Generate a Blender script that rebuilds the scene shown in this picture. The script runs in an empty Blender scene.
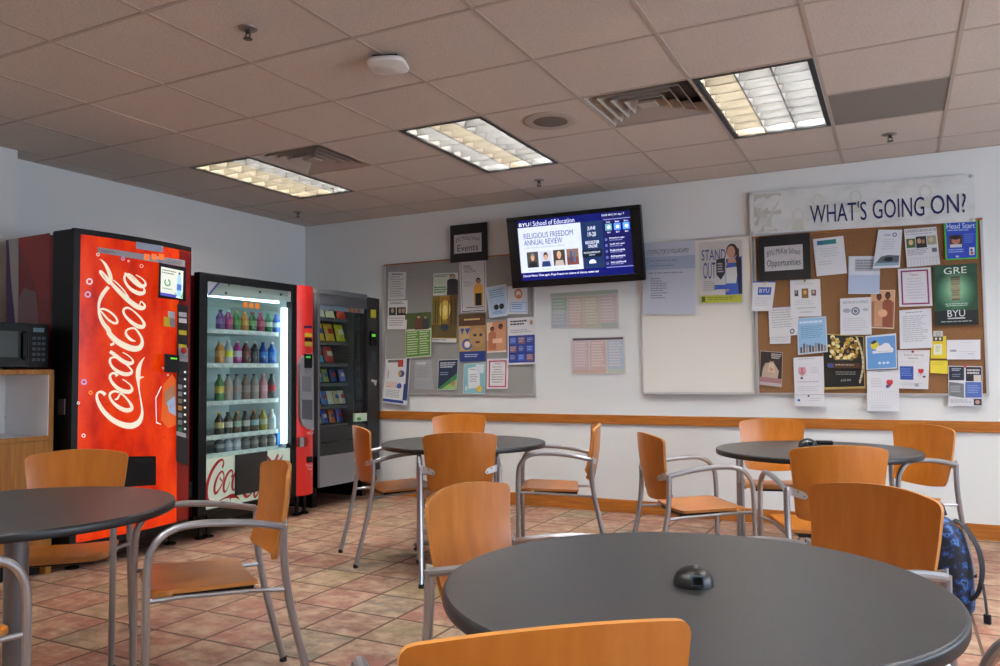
import bpy, bmesh, math, random
from math import sin, cos, pi, sqrt, radians
from mathutils import Vector, Matrix
from mathutils.geometry import tessellate_polygon
random.seed(7)
SC = bpy.context.scene
COL = SC.collection

# ------------------------------------------------------------------ camera
F_PX, YAW, PITCH, ROLL = 784.15, -0.468, 0.0478, -0.0096
CAM = Vector((-0.3022, -6.2543, 1.1732))
_f = Vector((sin(YAW)*cos(PITCH), cos(YAW)*cos(PITCH), sin(PITCH)))
_r0 = Vector((cos(YAW), -sin(YAW), 0)); _u0 = _r0.cross(_f)
_r = _r0*cos(ROLL) + _u0*sin(ROLL); _u = _u0*cos(ROLL) - _r0*sin(ROLL)
cam_data = bpy.data.cameras.new('camera'); cam = bpy.data.objects.new('camera', cam_data); COL.objects.link(cam)
cam_data.sensor_width = 36; cam_data.lens = 36*F_PX/1000; cam_data.clip_start = .02
m = Matrix((( _r.x, _u.x, -_f.x, CAM.x), (_r.y, _u.y, -_f.y, CAM.y), (_r.z, _u.z, -_f.z, CAM.z), (0, 0, 0, 1)))
cam.matrix_world = m
SC.camera = cam
def ray(px, py): return _f*F_PX + _r*(px-500) - _u*(py-333)
def on_plane(px, py, axis, val):        # where a sight line meets a real plane of the room
    d = ray(px, py); t = (val-CAM[axis])/d[axis]; return CAM + d*t
def on_wall(px, py, y=0.0): return on_plane(px, py, 1, y)
def on_x(px, py, x): return on_plane(px, py, 0, x)

# ------------------------------------------------------------------ materials
def lin(h):
    h = h.lstrip('#'); c = [int(h[i:i+2], 16)/255 for i in (0, 2, 4)]
    return tuple((v/12.92 if v <= .04045 else ((v+.055)/1.055)**2.4) for v in c) + (1,)
_MC = {}
def mat(hexc, rough=.6, metal=0., emit=0., spec=.5, var=0., scale=30., coat=0.):
    k = (hexc, rough, metal, emit, spec, var, scale, coat)
    if k in _MC: return _MC[k]
    mt = bpy.data.materials.new('surface_%s' % hexc.lstrip('#')); mt.use_nodes = True
    nt = mt.node_tree; b = nt.nodes['Principled BSDF']
    b.inputs['Base Color'].default_value = lin(hexc); b.inputs['Roughness'].default_value = rough
    b.inputs['Metallic'].default_value = metal; b.inputs['Specular IOR Level'].default_value = spec
    b.inputs['Coat Weight'].default_value = coat; b.inputs['Coat Roughness'].default_value = .15
    if emit:
        b.inputs['Emission Color'].default_value = lin(hexc); b.inputs['Emission Strength'].default_value = emit
    if var:
        tc = nt.nodes.new('ShaderNodeTexCoord'); n = nt.nodes.new('ShaderNodeTexNoise')
        n.inputs['Scale'].default_value = scale; n.inputs['Detail'].default_value = 4
        mr = nt.nodes.new('ShaderNodeMapRange'); mr.inputs[3].default_value = 1-var; mr.inputs[4].default_value = 1+var
        mx = nt.nodes.new('ShaderNodeMix'); mx.data_type = 'RGBA'; mx.blend_type = 'MULTIPLY'; mx.inputs[0].default_value = 1
        mx.inputs[6].default_value = lin(hexc)
        nt.links.new(tc.outputs['Object'], n.inputs['Vector']); nt.links.new(n.outputs['Fac'], mr.inputs[0])
        nt.links.new(mr.outputs[0], mx.inputs[7]); nt.links.new(mx.outputs[2], b.inputs['Base Color'])
        if emit: nt.links.new(mx.outputs[2], b.inputs['Emission Color'])
    _MC[k] = mt
    return mt
class G:                                    # small node-graph writer
    def __init__(s, name):
        s.m = bpy.data.materials.new(name); s.m.use_nodes = True; s.t = s.m.node_tree
        s.b = s.t.nodes['Principled BSDF']
    def n(s, kind, **kw):
        nd = s.t.nodes.new(kind)
        for k, v in kw.items(): setattr(nd, k, v)
        return nd
    def put(s, sock, v):
        if isinstance(v, bpy.types.NodeSocket): s.t.links.new(v, sock)
        else: sock.default_value = v
    def math(s, op, a, b=0.):
        nd = s.n('ShaderNodeMath', operation=op); s.put(nd.inputs[0], a); s.put(nd.inputs[1], b); return nd.outputs[0]
    def mix(s, fac, a, b, bt='MIX'):
        nd = s.n('ShaderNodeMix', data_type='RGBA', blend_type=bt); s.put(nd.inputs[0], fac); s.put(nd.inputs[6], a); s.put(nd.inputs[7], b); return nd.outputs[2]
    def ramp(s, fac, stops):
        nd = s.n('ShaderNodeValToRGB'); cr = nd.color_ramp
        while len(cr.elements) < len(stops): cr.elements.new(.5)
        for e, (p, c) in zip(cr.elements, stops): e.position = p; e.color = c if isinstance(c, tuple) else lin(c)
        s.put(nd.inputs[0], fac); return nd.outputs[0]
    def noise(s, vec, scale, detail=4, rough=.5):
        nd = s.n('ShaderNodeTexNoise'); s.put(nd.inputs['Vector'], vec); nd.inputs['Scale'].default_value = scale
        nd.inputs['Detail'].default_value = detail; nd.inputs['Roughness'].default_value = rough; return nd.outputs['Fac']
    def obj(s): return s.n('ShaderNodeTexCoord').outputs['Object']
    def scaled(s, v, sc):
        nd = s.n('ShaderNodeMapping'); s.put(nd.inputs['Vector'], v); nd.inputs['Scale'].default_value = sc; return nd.outputs[0]
    def bump(s, h, strength=.3, dist=.002):
        nd = s.n('ShaderNodeBump'); s.put(nd.inputs['Height'], h); nd.inputs['Strength'].default_value = strength
        nd.inputs['Distance'].default_value = dist; s.t.links.new(nd.outputs[0], s.b.inputs['Normal'])
def wood(name, a, b, c, stretch, rough=.3, coat=.3):
    g = G(name); v = g.scaled(g.obj(), stretch)
    n1 = g.noise(v, 6, 5, .55); n2 = g.noise(g.obj(), 3, 2)
    g.put(g.b.inputs['Base Color'], g.mix(g.math('MULTIPLY', n2, .35), g.ramp(n1, [(.3, a), (.52, b), (.72, c)]), lin(a)))
    g.b.inputs['Roughness'].default_value = rough; g.b.inputs['Coat Weight'].default_value = coat; g.b.inputs['Coat Roughness'].default_value = .2
    return g.m
M_PLY = wood('maple_plywood', '#ab6216', '#b46a1b', '#bd7424', (5, 5, .8), .34, .3)
M_SEAT = wood('maple_plywood_seat', '#ab6216', '#b46a1b', '#bd7424', (5, .8, 5), .34, .3)
M_OAK = wood('oak_trim', '#8a4f16', '#a8641f', '#bb7a30', (.7, 8, 14), .4, .15)
M_CAB = wood('oak_cabinet', '#8f5a1e', '#aa7128', '#bd8436', (10, 10, .7), .45, .1)
M_STEEL = mat('#a9a9ad', .34, .85)
M_STEEL_D = mat('#77787c', .4, .8)
M_BLACK = mat('#070708', .45, 0, 0, .3)
M_BLACKG = mat('#060607', .22, 0, 0, .4)
M_RUBBER = mat('#141414', .8)
M_ALU = mat('#c4c4c4', .4, .6)
M_WHITE = mat('#d9d9d6', .6)
def m_wall():
    g = G('painted_wall'); n = g.noise(g.obj(), 220, 3); n2 = g.noise(g.obj(), .7, 2)
    g.put(g.b.inputs['Base Color'], g.mix(n2, lin('#d6d9d9'), lin('#dcdfde'))); g.b.inputs['Roughness'].default_value = .75
    g.bump(n, .12, .0008); return g.m
M_WALL = m_wall()
def m_floor():
    g = G('slate_look_tile'); o = g.obj(); sp = g.n('ShaderNodeSeparateXYZ'); g.put(sp.inputs[0], o)
    tx = g.math('DIVIDE', g.math('ADD', sp.outputs[0], .025), .305); ty = g.math('DIVIDE', g.math('ADD', sp.outputs[1], .06), .304)
    ix, iy = g.math('FLOOR', tx), g.math('FLOOR', ty)
    cb = g.n('ShaderNodeCombineXYZ'); g.put(cb.inputs[0], ix); g.put(cb.inputs[1], iy)
    wn = g.n('ShaderNodeTexWhiteNoise', noise_dimensions='2D'); g.put(wn.inputs['Vector'], cb.outputs[0])
    base = g.ramp(wn.outputs['Value'], [(0, '#7a584a'), (.22, '#8c5f50'), (.42, '#996656'), (.6, '#8c6c5a'), (.74, '#8f5a4a'), (.86, '#8a7a58'), (1, '#736a5e')])
    sv = g.n('ShaderNodeVectorMath', operation='ADD'); g.put(sv.inputs[0], o); g.put(sv.inputs[1], wn.outputs['Color'])
    n1 = g.noise(g.scaled(sv.outputs[0], (1, 1.4, 1)), 6, 6, .62); n2 = g.noise(sv.outputs[0], 14, 6, .65)
    c1 = g.mix(g.ramp(n1, [(.42, (0, 0, 0, 1)), (.62, (1, 1, 1, 1))]), base, lin('#aa9078'))
    c2 = g.mix(g.ramp(n2, [(.45, (0, 0, 0, 1)), (.75, (.75, .75, .75, 1))]), c1, lin('#5e4038'))
    fx, fy = g.math('FRACT', tx), g.math('FRACT', ty)
    ed = g.math('MINIMUM', g.math('MINIMUM', fx, g.math('SUBTRACT', 1, fx)), g.math('MINIMUM', fy, g.math('SUBTRACT', 1, fy)))
    grout = g.math('LESS_THAN', ed, .022)
    g.put(g.b.inputs['Base Color'], g.mix(grout, c2, lin('#5a483b')))
    g.put(g.b.inputs['Roughness'], g.math('ADD', g.math('MULTIPLY', n2, .25), g.math('ADD', g.math('MULTIPLY', grout, .3), .38)))
    g.b.inputs['Specular IOR Level'].default_value = .22
    h = g.math('SUBTRACT', g.math('MULTIPLY', n1, .4), grout); g.bump(h, .4, .002)
    return g.m
M_FLOOR = m_floor()
def m_ceil():
    g = G('acoustic_ceiling_tile'); n = g.noise(g.obj(), 160, 2, .7); n2 = g.noise(g.obj(), 1.3, 2)
    c = g.ramp(n, [(.34, '#a89f97'), (.46, '#c8bfb6'), (.7, '#d0c8bf')])
    g.put(g.b.inputs['Base Color'], g.mix(g.math('MULTIPLY', n2, .3), c, lin('#bfb5aa'))); g.b.inputs['Roughness'].default_value = .9
    g.bump(n, .35, .002); return g.m
M_CEIL = m_ceil()
def m_laminate():
    g = G('charcoal_laminate'); n = g.noise(g.obj(), 120, 3, .7); n2 = g.noise(g.scaled(g.obj(), (1, 3, 1)), 20, 3)
    g.put(g.b.inputs['Base Color'], g.mix(n2, g.ramp(n, [(.3, '#2c2b2c'), (.55, '#393838'), (.78, '#4a4846')]), lin('#363534')))
    g.b.inputs['Roughness'].default_value = .38; g.b.inputs['Specular IOR Level'].default_value = .5; return g.m
M_LAM = m_laminate()
def m_cork():
    g = G('cork'); n = g.noise(g.obj(), 160, 3, .7)
    g.put(g.b.inputs['Base Color'], g.ramp(n, [(.3, '#6c4a2c'), (.5, '#845c38'), (.7, '#966d48')])); g.b.inputs['Roughness'].default_value = .9
    return g.m
def m_tack():
    g = G('grey_tack_fabric'); n = g.noise(g.obj(), 300, 2, .7)
    g.put(g.b.inputs['Base Color'], g.ramp(n, [(.3, '#878684'), (.7, '#9c9b98')])); g.b.inputs['Roughness'].default_value = .95
    return g.m
def m_glass(name, tint='#ffffff', gloss=.1):
    g = G(name); nt = g.t; out = [n for n in nt.nodes if n.type == 'OUTPUT_MATERIAL'][0]
    tr = g.n('ShaderNodeBsdfTransparent'); tr.inputs[0].default_value = lin(tint)
    gl = g.n('ShaderNodeBsdfGlossy'); gl.inputs['Roughness'].default_value = .03
    fr = g.n('ShaderNodeFresnel'); fr.inputs[0].default_value = 1.45
    mx = g.n('ShaderNodeMixShader'); ge = g.n('ShaderNodeNewGeometry'); nt.links.new(g.math('MULTIPLY', g.math('MULTIPLY', fr.outputs[0], gloss*10), g.math('SUBTRACT', 1., ge.outputs['Backfacing'])), mx.inputs[0])
    nt.links.new(tr.outputs[0], mx.inputs[1]); nt.links.new(gl.outputs[0], mx.inputs[2]); nt.links.new(mx.outputs[0], out.inputs[0])
    nt.nodes.remove(g.b)
    return g.m
M_GLASS = m_glass('clear_glass', '#f4fbf8')
def m_redfront():
    g = G('backlit_red_graphic'); o = g.obj()
    n1 = g.noise(g.scaled(o, (1, 2.2, .9)), 2.6, 5, .6); n2 = g.noise(o, 26, 4, .6)
    c = g.ramp(n1, [(.3, '#9a1606'), (.45, '#d02a06'), (.6, '#e03a06'), (.8, '#ea5410')])
    c2 = g.mix(g.ramp(n2, [(.56, (0, 0, 0, 1)), (.72, (.5, .5, .5, 1))]), c, lin('#b01c0a'))
    g.put(g.b.inputs['Base Color'], g.mix(.6, c2, lin('#1c0402'))); g.put(g.b.inputs['Emission Color'], c2); g.b.inputs['Emission Strength'].default_value = .36; g.b.inputs['Specular IOR Level'].default_value = .25
    g.b.inputs['Roughness'].default_value = .25
    return g.m
M_REDFRONT = m_redfront()

# ------------------------------------------------------------------ mesh helpers
class MB:
    def __init__(s): s.v = []; s.f = []; s.mi = []; s.mats = []
    def _m(s, mt):
        if mt not in s.mats: s.mats.append(mt)
        return s.mats.index(mt)
    def add(s, verts, faces, mt):
        o = len(s.v); k = s._m(mt); s.v += [tuple(v) for v in verts]
        s.f += [tuple(i+o for i in f) for f in faces]; s.mi += [k]*len(faces)
        return s
    def box(s, a, b, mt, M=None):
        (x0, y0, z0), (x1, y1, z1) = a, b
        vs = [Vector(p) for p in ((x0,y0,z0),(x1,y0,z0),(x1,y1,z0),(x0,y1,z0),(x0,y0,z1),(x1,y0,z1),(x1,y1,z1),(x0,y1,z1))]
        if M: vs = [M @ v for v in vs]
        return s.add(vs, [(3,2,1,0),(4,5,6,7),(0,1,5,4),(1,2,6,5),(2,3,7,6),(3,0,4,7)], mt)
    def lathe(s, prof, mt, c=(0,0,0), n=24, axis='z', cap=True):
        vs, fs = [], []
        for r, h in prof:
            for i in range(n):
                a = 2*pi*i/n; p = (r*cos(a), r*sin(a), h)
                if axis == 'x': p = (h, r*cos(a), r*sin(a))
                if axis == 'y': p = (r*cos(a), h, r*sin(a))
                vs.append((p[0]+c[0], p[1]+c[1], p[2]+c[2]))
        for j in range(len(prof)-1):
            for i in range(n): fs.append((j*n+i, j*n+(i+1) % n, (j+1)*n+(i+1) % n, (j+1)*n+i))
        if cap:
            fs.append(tuple(range(n-1, -1, -1))); fs.append(tuple((len(prof)-1)*n+i for i in range(n)))
        return s.add(vs, fs, mt)
    def tube(s, path, rad, mt, n=10, flat=1.0, up=(0,0,1)):
        P = [Vector(p) for p in path]; N = len(P); vs, fs = [], []
        R = rad if isinstance(rad, (list, tuple)) else [rad]*N
        ref = Vector(up); prev = None
        for i in range(N):
            t = (P[min(i+1, N-1)]-P[max(i-1, 0)]).normalized()
            if prev is None:
                a = ref.cross(t)
                if a.length < .05: a = Vector((1, 0, 0)).cross(t)
                a.normalize()
            else:
                a = prev - t*prev.dot(t); a.normalize()
            prev = a; b = t.cross(a)
            for k in range(n):
                q = 2*pi*k/n; vs.append(P[i]+a*(R[i]*cos(q)*flat)+b*(R[i]*sin(q)))
        for i in range(N-1):
            for k in range(n): fs.append((i*n+k, i*n+(k+1) % n, (i+1)*n+(k+1) % n, (i+1)*n+k))
        fs.append(tuple(range(n-1, -1, -1))); fs.append(tuple((N-1)*n+k for k in range(n)))
        return s.add(vs, fs, mt)
    def grid(s, fn, nu, nv, mt, flip=False):
        vs = [fn(i/nu, j/nv) for j in range(nv+1) for i in range(nu+1)]
        fs = []
        for j in range(nv):
            for i in range(nu):
                q = (j*(nu+1)+i, j*(nu+1)+i+1, (j+1)*(nu+1)+i+1, (j+1)*(nu+1)+i); fs.append(q[::-1] if flip else q)
        return s.add(vs, fs, mt)
    def slab(s, fn, nu, nv, mt, edge=None):          # closed solid: fn(u, v, side) with side 0 front, 1 back
        o = len(s.v)
        s.grid(lambda u, v: fn(u, v, 0), nu, nv, mt); s.grid(lambda u, v: fn(u, v, 1), nu, nv, mt, True)
        k = (nu+1)*(nv+1); W = nu+1
        ring = [i for i in range(W)] + [j*W+nu for j in range(1, nv+1)] + [nv*W+i for i in range(nu-1, -1, -1)] + [j*W for j in range(nv-1, 0, -1)]
        fs = []
        for a, b in zip(ring, ring[1:]+ring[:1]): fs.append((o+a, o+a+k, o+b+k, o+b))
        mi = s._m(edge or mt); s.f += fs; s.mi += [mi]*len(fs)
        return s
    def build(s, name, parent=None, smooth=35, bevel=0, loc=None, rz=None, segs=2):
        me = bpy.data.meshes.new(name); me.from_pydata(s.v, [], s.f)
        for mt in s.mats: me.materials.append(mt)
        me.polygons.foreach_set('material_index', s.mi)
        if smooth:
            me.polygons.foreach_set('use_smooth', [True]*len(s.f)); me.set_sharp_from_angle(angle=radians(smooth))
        me.update()
        o = bpy.data.objects.new(name, me); COL.objects.link(o)
        if parent: o.parent = parent
        if loc: o.location = loc
        if rz is not None: o.rotation_euler.z = rz
        if bevel:
            b = o.modifiers.new('bevel', 'BEVEL'); b.width = bevel; b.segments = segs; b.limit_method = 'ANGLE'; b.angle_limit = radians(40)
            b.harden_normals = False
        return o
def tag(o, label, cat, group=None):
    o['label'] = label; o['category'] = cat
    if group: o['group'] = group
    return o
def empty(name, loc, label, cat, group=None, rz=0):
    o = bpy.data.objects.new(name, None); COL.objects.link(o); o.empty_display_size = .1
    o.location = loc; o.rotation_euler.z = rz
    return tag(o, label, cat, group)
def struct(o): o['kind'] = 'structure'; return o
def copy_thing(root):
    r = root.copy(); COL.objects.link(r)
    for ch in root.children:
        c = ch.copy(); COL.objects.link(c); c.parent = r
        for g in ch.children:
            d = g.copy(); COL.objects.link(d); d.parent = c
    return r
def smooth_path(pts, n=6):
    P = [Vector(p) for p in pts]; out = []
    for i in range(len(P)-1):
        p0, p1, p2, p3 = P[max(i-1, 0)], P[i], P[i+1], P[min(i+2, len(P)-1)]
        for k in range(n):
            t = k/n; out.append(.5*((2*p1)+(p2-p0)*t+(2*p0-5*p1+4*p2-p3)*t*t+(3*p1-p0-3*p2+p3)*t**3))
    out.append(P[-1]); return out
_TX = {}
def text_geo(st, italic=0.):                      # letters as flat faces in the unit box, x right, y up
    k = (st, italic)
    if k in _TX: return _TX[k]
    cu = bpy.data.curves.new('lettering', 'FONT'); cu.body = st; cu.shear = italic; cu.resolution_u = 3; cu.align_x = 'LEFT'
    ob = bpy.data.objects.new('lettering', cu); COL.objects.link(ob)
    dg = bpy.context.evaluated_depsgraph_get(); me = bpy.data.meshes.new_from_object(ob.evaluated_get(dg))
    vs = [tuple(v.co) for v in me.vertices]; fs = [tuple(p.vertices) for p in me.polygons]
    bpy.data.objects.remove(ob); bpy.data.curves.remove(cu); bpy.data.meshes.remove(me)
    x0, x1 = min(v[0] for v in vs), max(v[0] for v in vs); y0, y1 = min(v[1] for v in vs), max(v[1] for v in vs)
    vs = [((v[0]-x0)/(x1-x0), (v[1]-y0)/(y1-y0)) for v in vs]
    _TX[k] = (vs, fs); return _TX[k]
# ------------------------------------------------------------------ print: flat marks laid on a surface P(u, v, lift)
class Print:
    def __init__(s, P, mb=None): s.P = P; s.mb = mb or MB(); s.k = 0
    def lift(s): s.k += 1; return .0005 + .00016*s.k
    def rect(s, u0, v0, u1, v1, c, nu=0, nv=0, em=0):
        L = s.lift(); nu = nu or max(1, math.ceil(abs(u1-u0)/.2)); nv = nv or max(1, math.ceil(abs(v1-v0)/.09))
        s.mb.grid(lambda a, b: s.P(u0+(u1-u0)*a, v1+(v0-v1)*b, L), nu, nv, mat(c, .55, 0, em)); return s
    def poly(s, pts, c, em=0):
        L = s.lift(); T = [tuple(Vector(pts[i]) for i in t) for t in tessellate_polygon([[Vector((u, v, 0)) for u, v in pts]])]; out = []
        while T:
            t = T.pop(); e = [(t[(i+1) % 3]-t[i]).length for i in range(3)]; k = e.index(max(e))
            if e[k] > .13 and len(T) < 400:
                m_ = (t[k]+t[(k+1) % 3])/2; T += [(t[k], m_, t[(k+2) % 3]), (m_, t[(k+1) % 3], t[(k+2) % 3])]
            else: out.append(t)
        vs = [];
        for t in out:
            x = (t[1]-t[0]).cross(t[2]-t[0]); vs += [s.P(q.x, q.y, L) for q in (t if x < 0 else t[::-1])]
        s.mb.add(vs, [(3*i, 3*i+1, 3*i+2) for i in range(len(out))], mat(c, .55, 0, em)); return s
    def ell(s, u, v, a, b, c, n=16, em=0):
        return s.poly([(u+a*cos(2*pi*i/n), v-b*sin(2*pi*i/n)) for i in range(n)], c, em)
    def ring(s, u, v, a, b, w, c, n=20, em=0):
        L = s.lift(); vs = []
        for q in (1, 1-w): vs += [s.P(u+a*q*cos(2*pi*i/n), v-b*q*sin(2*pi*i/n), L) for i in range(n)]
        s.mb.add(vs, [(i, (i+1) % n, n+(i+1) % n, n+i) for i in range(n)], mat(c, .55, 0, em)); return s
    def text(s, st, u0, v0, u1, v1, c, em=0, italic=0, arch=0):
        vs, fs = text_geo(st, italic); L = s.lift()
        s.mb.add([s.P(u0+(u1-u0)*x, v1+(v0-v1)*y - arch*(1-(2*x-1)**2), L) for x, y in vs], fs, mat(c, .55, 0, em)); return s
    def lines(s, u0, v0, u1, v1, n, c, fill=.38, ragged=.25, center=False, seed=0):
        R = random.Random(seed*17+n+int(u0*100)+int(v0*1000)); h = (v1-v0)/n; L = s.lift()
        for i in range(n):
            w = (u1-u0)*(1-ragged*R.random()); a = u0+((u1-u0)-w)/2 if center else u0; e = a+w
            while a < e-.01:
                b = min(e, a+(u1-u0)*(.06+.14*R.random())); y0 = v0+h*i
                s.mb.add([s.P(a, y0+h*fill, L), s.P(b, y0+h*fill, L), s.P(b, y0, L), s.P(a, y0, L)], [(0, 1, 2, 3)], mat(c, .55))
                a = b+(u1-u0)*.025
        return s
    def person(s, u, v, h, w, skin, hair, shirt, legs=None):
        hd = h*.2
        s.poly([(u-w*.5, v+h), (u+w*.5, v+h), (u+w*.5, v+hd*1.5), (u+w*.3, v+hd*1.05), (u-w*.3, v+hd*1.05), (u-w*.5, v+hd*1.5)], shirt)
        if legs: s.rect(u-w*.35, v+h*.55, u+w*.35, v+h, legs)
        s.ell(u, v+hd*.45, w*.27, hd*.55, hair); s.ell(u, v+hd*.6, w*.2, hd*.45, skin); return s

# ------------------------------------------------------------------ room shell
ZC = 2.676
XL, XR, YF, YB = -5.70, 3.2, -9.0, 0.0
struct(MB().box((XL-.2, YF-.2, -.12), (XR+.2, YB+.2, 0), M_FLOOR).build('floor', smooth=0))
struct(MB().box((XL-.2, YB, 0), (XR+.2, YB+.15, ZC), M_WALL).build('wall_back', smooth=0))
struct(MB().box((XL-.15, YF, 0), (XL, YB, ZC), M_WALL).box((XL, YF, 0), (-5.51, -3.08, ZC), M_WALL).build('wall_left', smooth=0))
struct(MB().box((XL-.2, YF-.15, 0), (XR+.2, YF, ZC), M_WALL).build('wall_front', smooth=0))
# right wall with a long window that lets the daylight in
WY0, WY1, WZ0, WZ1 = -6.4, -.9, .85, 2.35
struct(MB().box((XR, YF, 0), (XR+.15, WY0, ZC), M_WALL).box((XR, WY1, 0), (XR+.15, YB, ZC), M_WALL)
       .box((XR, WY0, 0), (XR+.15, WY1, WZ0), M_WALL).box((XR, WY0, WZ1), (XR+.15, WY1, ZC), M_WALL).build('wall_right', smooth=0))
w = MB()
for i in range(5):
    y = WY0+(WY1-WY0)*i/4; w.box((XR+.04, y-.03, WZ0), (XR+.1, y+.03, WZ1), M_ALU)
w.box((XR+.04, WY0, WZ0), (XR+.1, WY1, WZ0+.05), M_ALU).box((XR+.04, WY0, WZ1-.05), (XR+.1, WY1, WZ1), M_ALU)
struct(w.build('window_1', smooth=0))
# chair rail and baseboard (left return too)
struct(MB().box((XL, -.022, .722), (XR, 0, .797), M_OAK).build('trim_1', smooth=0, bevel=.004))
struct(MB().box((XL, -.018, 0), (XR, 0, .105), M_OAK).build('baseboard_back', smooth=0, bevel=.003))

# ceiling: field of tiles with openings for fixtures
T = .61; GY = -.4062
def gx(c): return -c*T
def gy(r): return GY - r*T
LIGHTS = [(1, 1), (4, 1), (7, 1), (1, 5), (4, 7), (-2, 4), (1, 9), (4, 11), (7, 9)]
LIGHTS = [(1, 1), (4, 1), (7, 1), (1, 8), (4, 8), (7, 8), (-2, 4), (-2, 10), (-2, 1)]
VENTS = [(2, 2), (6, 2)]
SPK = (3, 2)
DARK = (0, 1)
openings = {(c, r+k) for c, r in LIGHTS for k in (0, 1)} | set(VENTS)
cb = MB(); tb = MB()
cmin, cmax, rmin, rmax = -6, 10, -1, 15
def clipx(x): return max(XL, min(XR, x))
def clipy(y): return max(YF, min(YB, y))
DROP = .003
for c in range(cmin, cmax):
    for r in range(rmin, rmax):
        x1, x0, y1, y0 = clipx(gx(c)), clipx(gx(c+1)), clipy(gy(r)), clipy(gy(r+1))
        if x1-x0 < .01 or y1-y0 < .01: continue
        if (c, r) in openings: cb.box((x0, y0, ZC+.16), (x1, y1, ZC+.18), M_CEIL); continue
        mt = M_CEIL if (c, r) != DARK else mat('#85807b', .9, 0, 0, .2, .15, 140)
        cb.box((x0, y0, ZC), (x1, y1, ZC+.02), mt)
struct(cb.build('ceiling', smooth=0))
MT = mat('#aea296', .7)
covx = {}
def yskip(r, c):   # cross tee r between columns c, c+1 is hidden by a fixture
    return any(c == lc and r == lr+1 for lc, lr in LIGHTS)
for c in range(cmin, cmax+1):
    x = gx(c)
    if XL < x < XR: tb.box((x-.009, YF, ZC-DROP), (x+.009, YB, ZC+.003), MT)
for r in range(rmin, rmax+1):
    y = gy(r)
    if not YF < y < YB: continue
    for c in range(cmin, cmax):
        x1, x0 = clipx(gx(c)), clipx(gx(c+1))
        if x1-x0 < .03 or yskip(r, c): continue
        tb.box((x0+.009, y-.009, ZC-DROP), (x1-.009, y+.009, ZC+.003), MT)
tb.box((XL, YB-.02, ZC-DROP), (XR, YB, ZC), MT).box((XL, YF, ZC-DROP), (XL+.02, YB, ZC), MT)
struct(tb.build('trim_2', smooth=0))

# ------------------------------------------------------------------ ceiling fixtures
M_LOUV = mat('#4a4640', .4, .2)
M_TUBE = {}
def tube_mat(h, s):
    return mat(h, .5, 0, s)
LAMP = 80.0
def troffer(c, r, lab, tints, seen=True):
    x1, x0, y1, y0 = gx(c)-.014, gx(c+1)+.014, gy(r)-.014, gy(r+2)+.014
    cx, cy = (x0+x1)/2, (y0+y1)/2; X, Y = (x1-x0)/2, (y1-y0)/2
    root = empty('ceiling_light', (cx, cy, ZC), lab, 'ceiling light', 'recessed louvred ceiling lights')
    f = MB()
    for a, b in (((-X, -Y), (X, -Y+.022)), ((-X, Y-.022), (X, Y)), ((-X, -Y+.022), (-X+.022, Y-.022)), ((X-.022, -Y+.022), (X, Y-.022))):
        f.box((a[0], a[1], -.004), (b[0], b[1], .014), mat('#1c1b1a', .5))
    f.build('frame', root, smooth=0)
    h = MB(); W = mat('#e8e6dc', .5)
    h.box((-X, -Y, .125), (X, Y, .13), W)
    for a, b in (((-X, -Y), (X, -Y+.004)), ((-X, Y-.004), (X, Y)), ((-X, -Y+.004), (-X+.004, Y-.004)), ((X-.004, -Y+.004), (X, Y-.004))):
        h.box((a[0], a[1], .014), (b[0], b[1], .125), W)
    h.build('housing', root, smooth=0)
    lv = MB(); xi, yi = X-.024, Y-.024
    def blade_y(x, hw):      # runs the length
        vs = []
        for y in (-yi, yi):
            for dx, z in ((-.003, .004), (-hw*.35, .03), (-hw, .07), (hw, .07), (hw*.35, .03), (.003, .004)): vs.append((x+dx, y, z))
        lv.add(vs, [(k, (k+1) % 6, 6+(k+1) % 6, 6+k) for k in range(6)], M_LOUV)
    def blade_x(y, hw, x0, x1):
        vs = []
        for x in (x0, x1):
            for dy, z in ((-.003, .004), (-hw*.35, .03), (-hw, .07), (hw, .07), (hw*.35, .03), (.003, .004)): vs.append((x, y+dy, z))
        lv.add(vs, [(k, (k+1) % 6, 6+(k+1) % 6, 6+k) for k in range(6)], M_LOUV)
    for k in (1, 2): blade_y(-xi+2*xi*k/3, .02)
    for k in range(1, 8): blade_x(-yi+2*yi*k/8, .018, -xi, xi)
    for sx in (-1, 1): lv.box((sx*xi-.004, -yi, .004), (sx*xi+.004, yi, .08), M_LOUV)
    for sy in (-1, 1): lv.box((-xi, sy*yi-.004, .004), (xi, sy*yi+.004, .08), M_LOUV)
    lv.build('louvre', root, smooth=0)
    for k in range(3):
        tx = -xi+2*xi*(k+.5)/3
        MB().lathe([(.016, -yi+.02), (.016, yi-.02)], tube_mat(tints[k], LAMP), (tx, 0, .098), 6, 'y').build('lamp_tube', root)
WARM, NEUT = '#f8efdc', '#e8f0ff'
LL = ['lit square-looking louvred ceiling light right of the air vent near the banner', 'lit louvred ceiling light in the middle of the ceiling left of the round speaker', 'lit louvred ceiling light nearest the vending machines']
for i, (c, r) in enumerate(LIGHTS):
    lab = LL[i] if i < 3 else 'louvred ceiling light outside the picture behind or beside the viewer'
    troffer(c, r, lab, [(WARM, NEUT, NEUT), (NEUT, WARM, NEUT), (WARM, WARM, NEUT)][i % 3])
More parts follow.
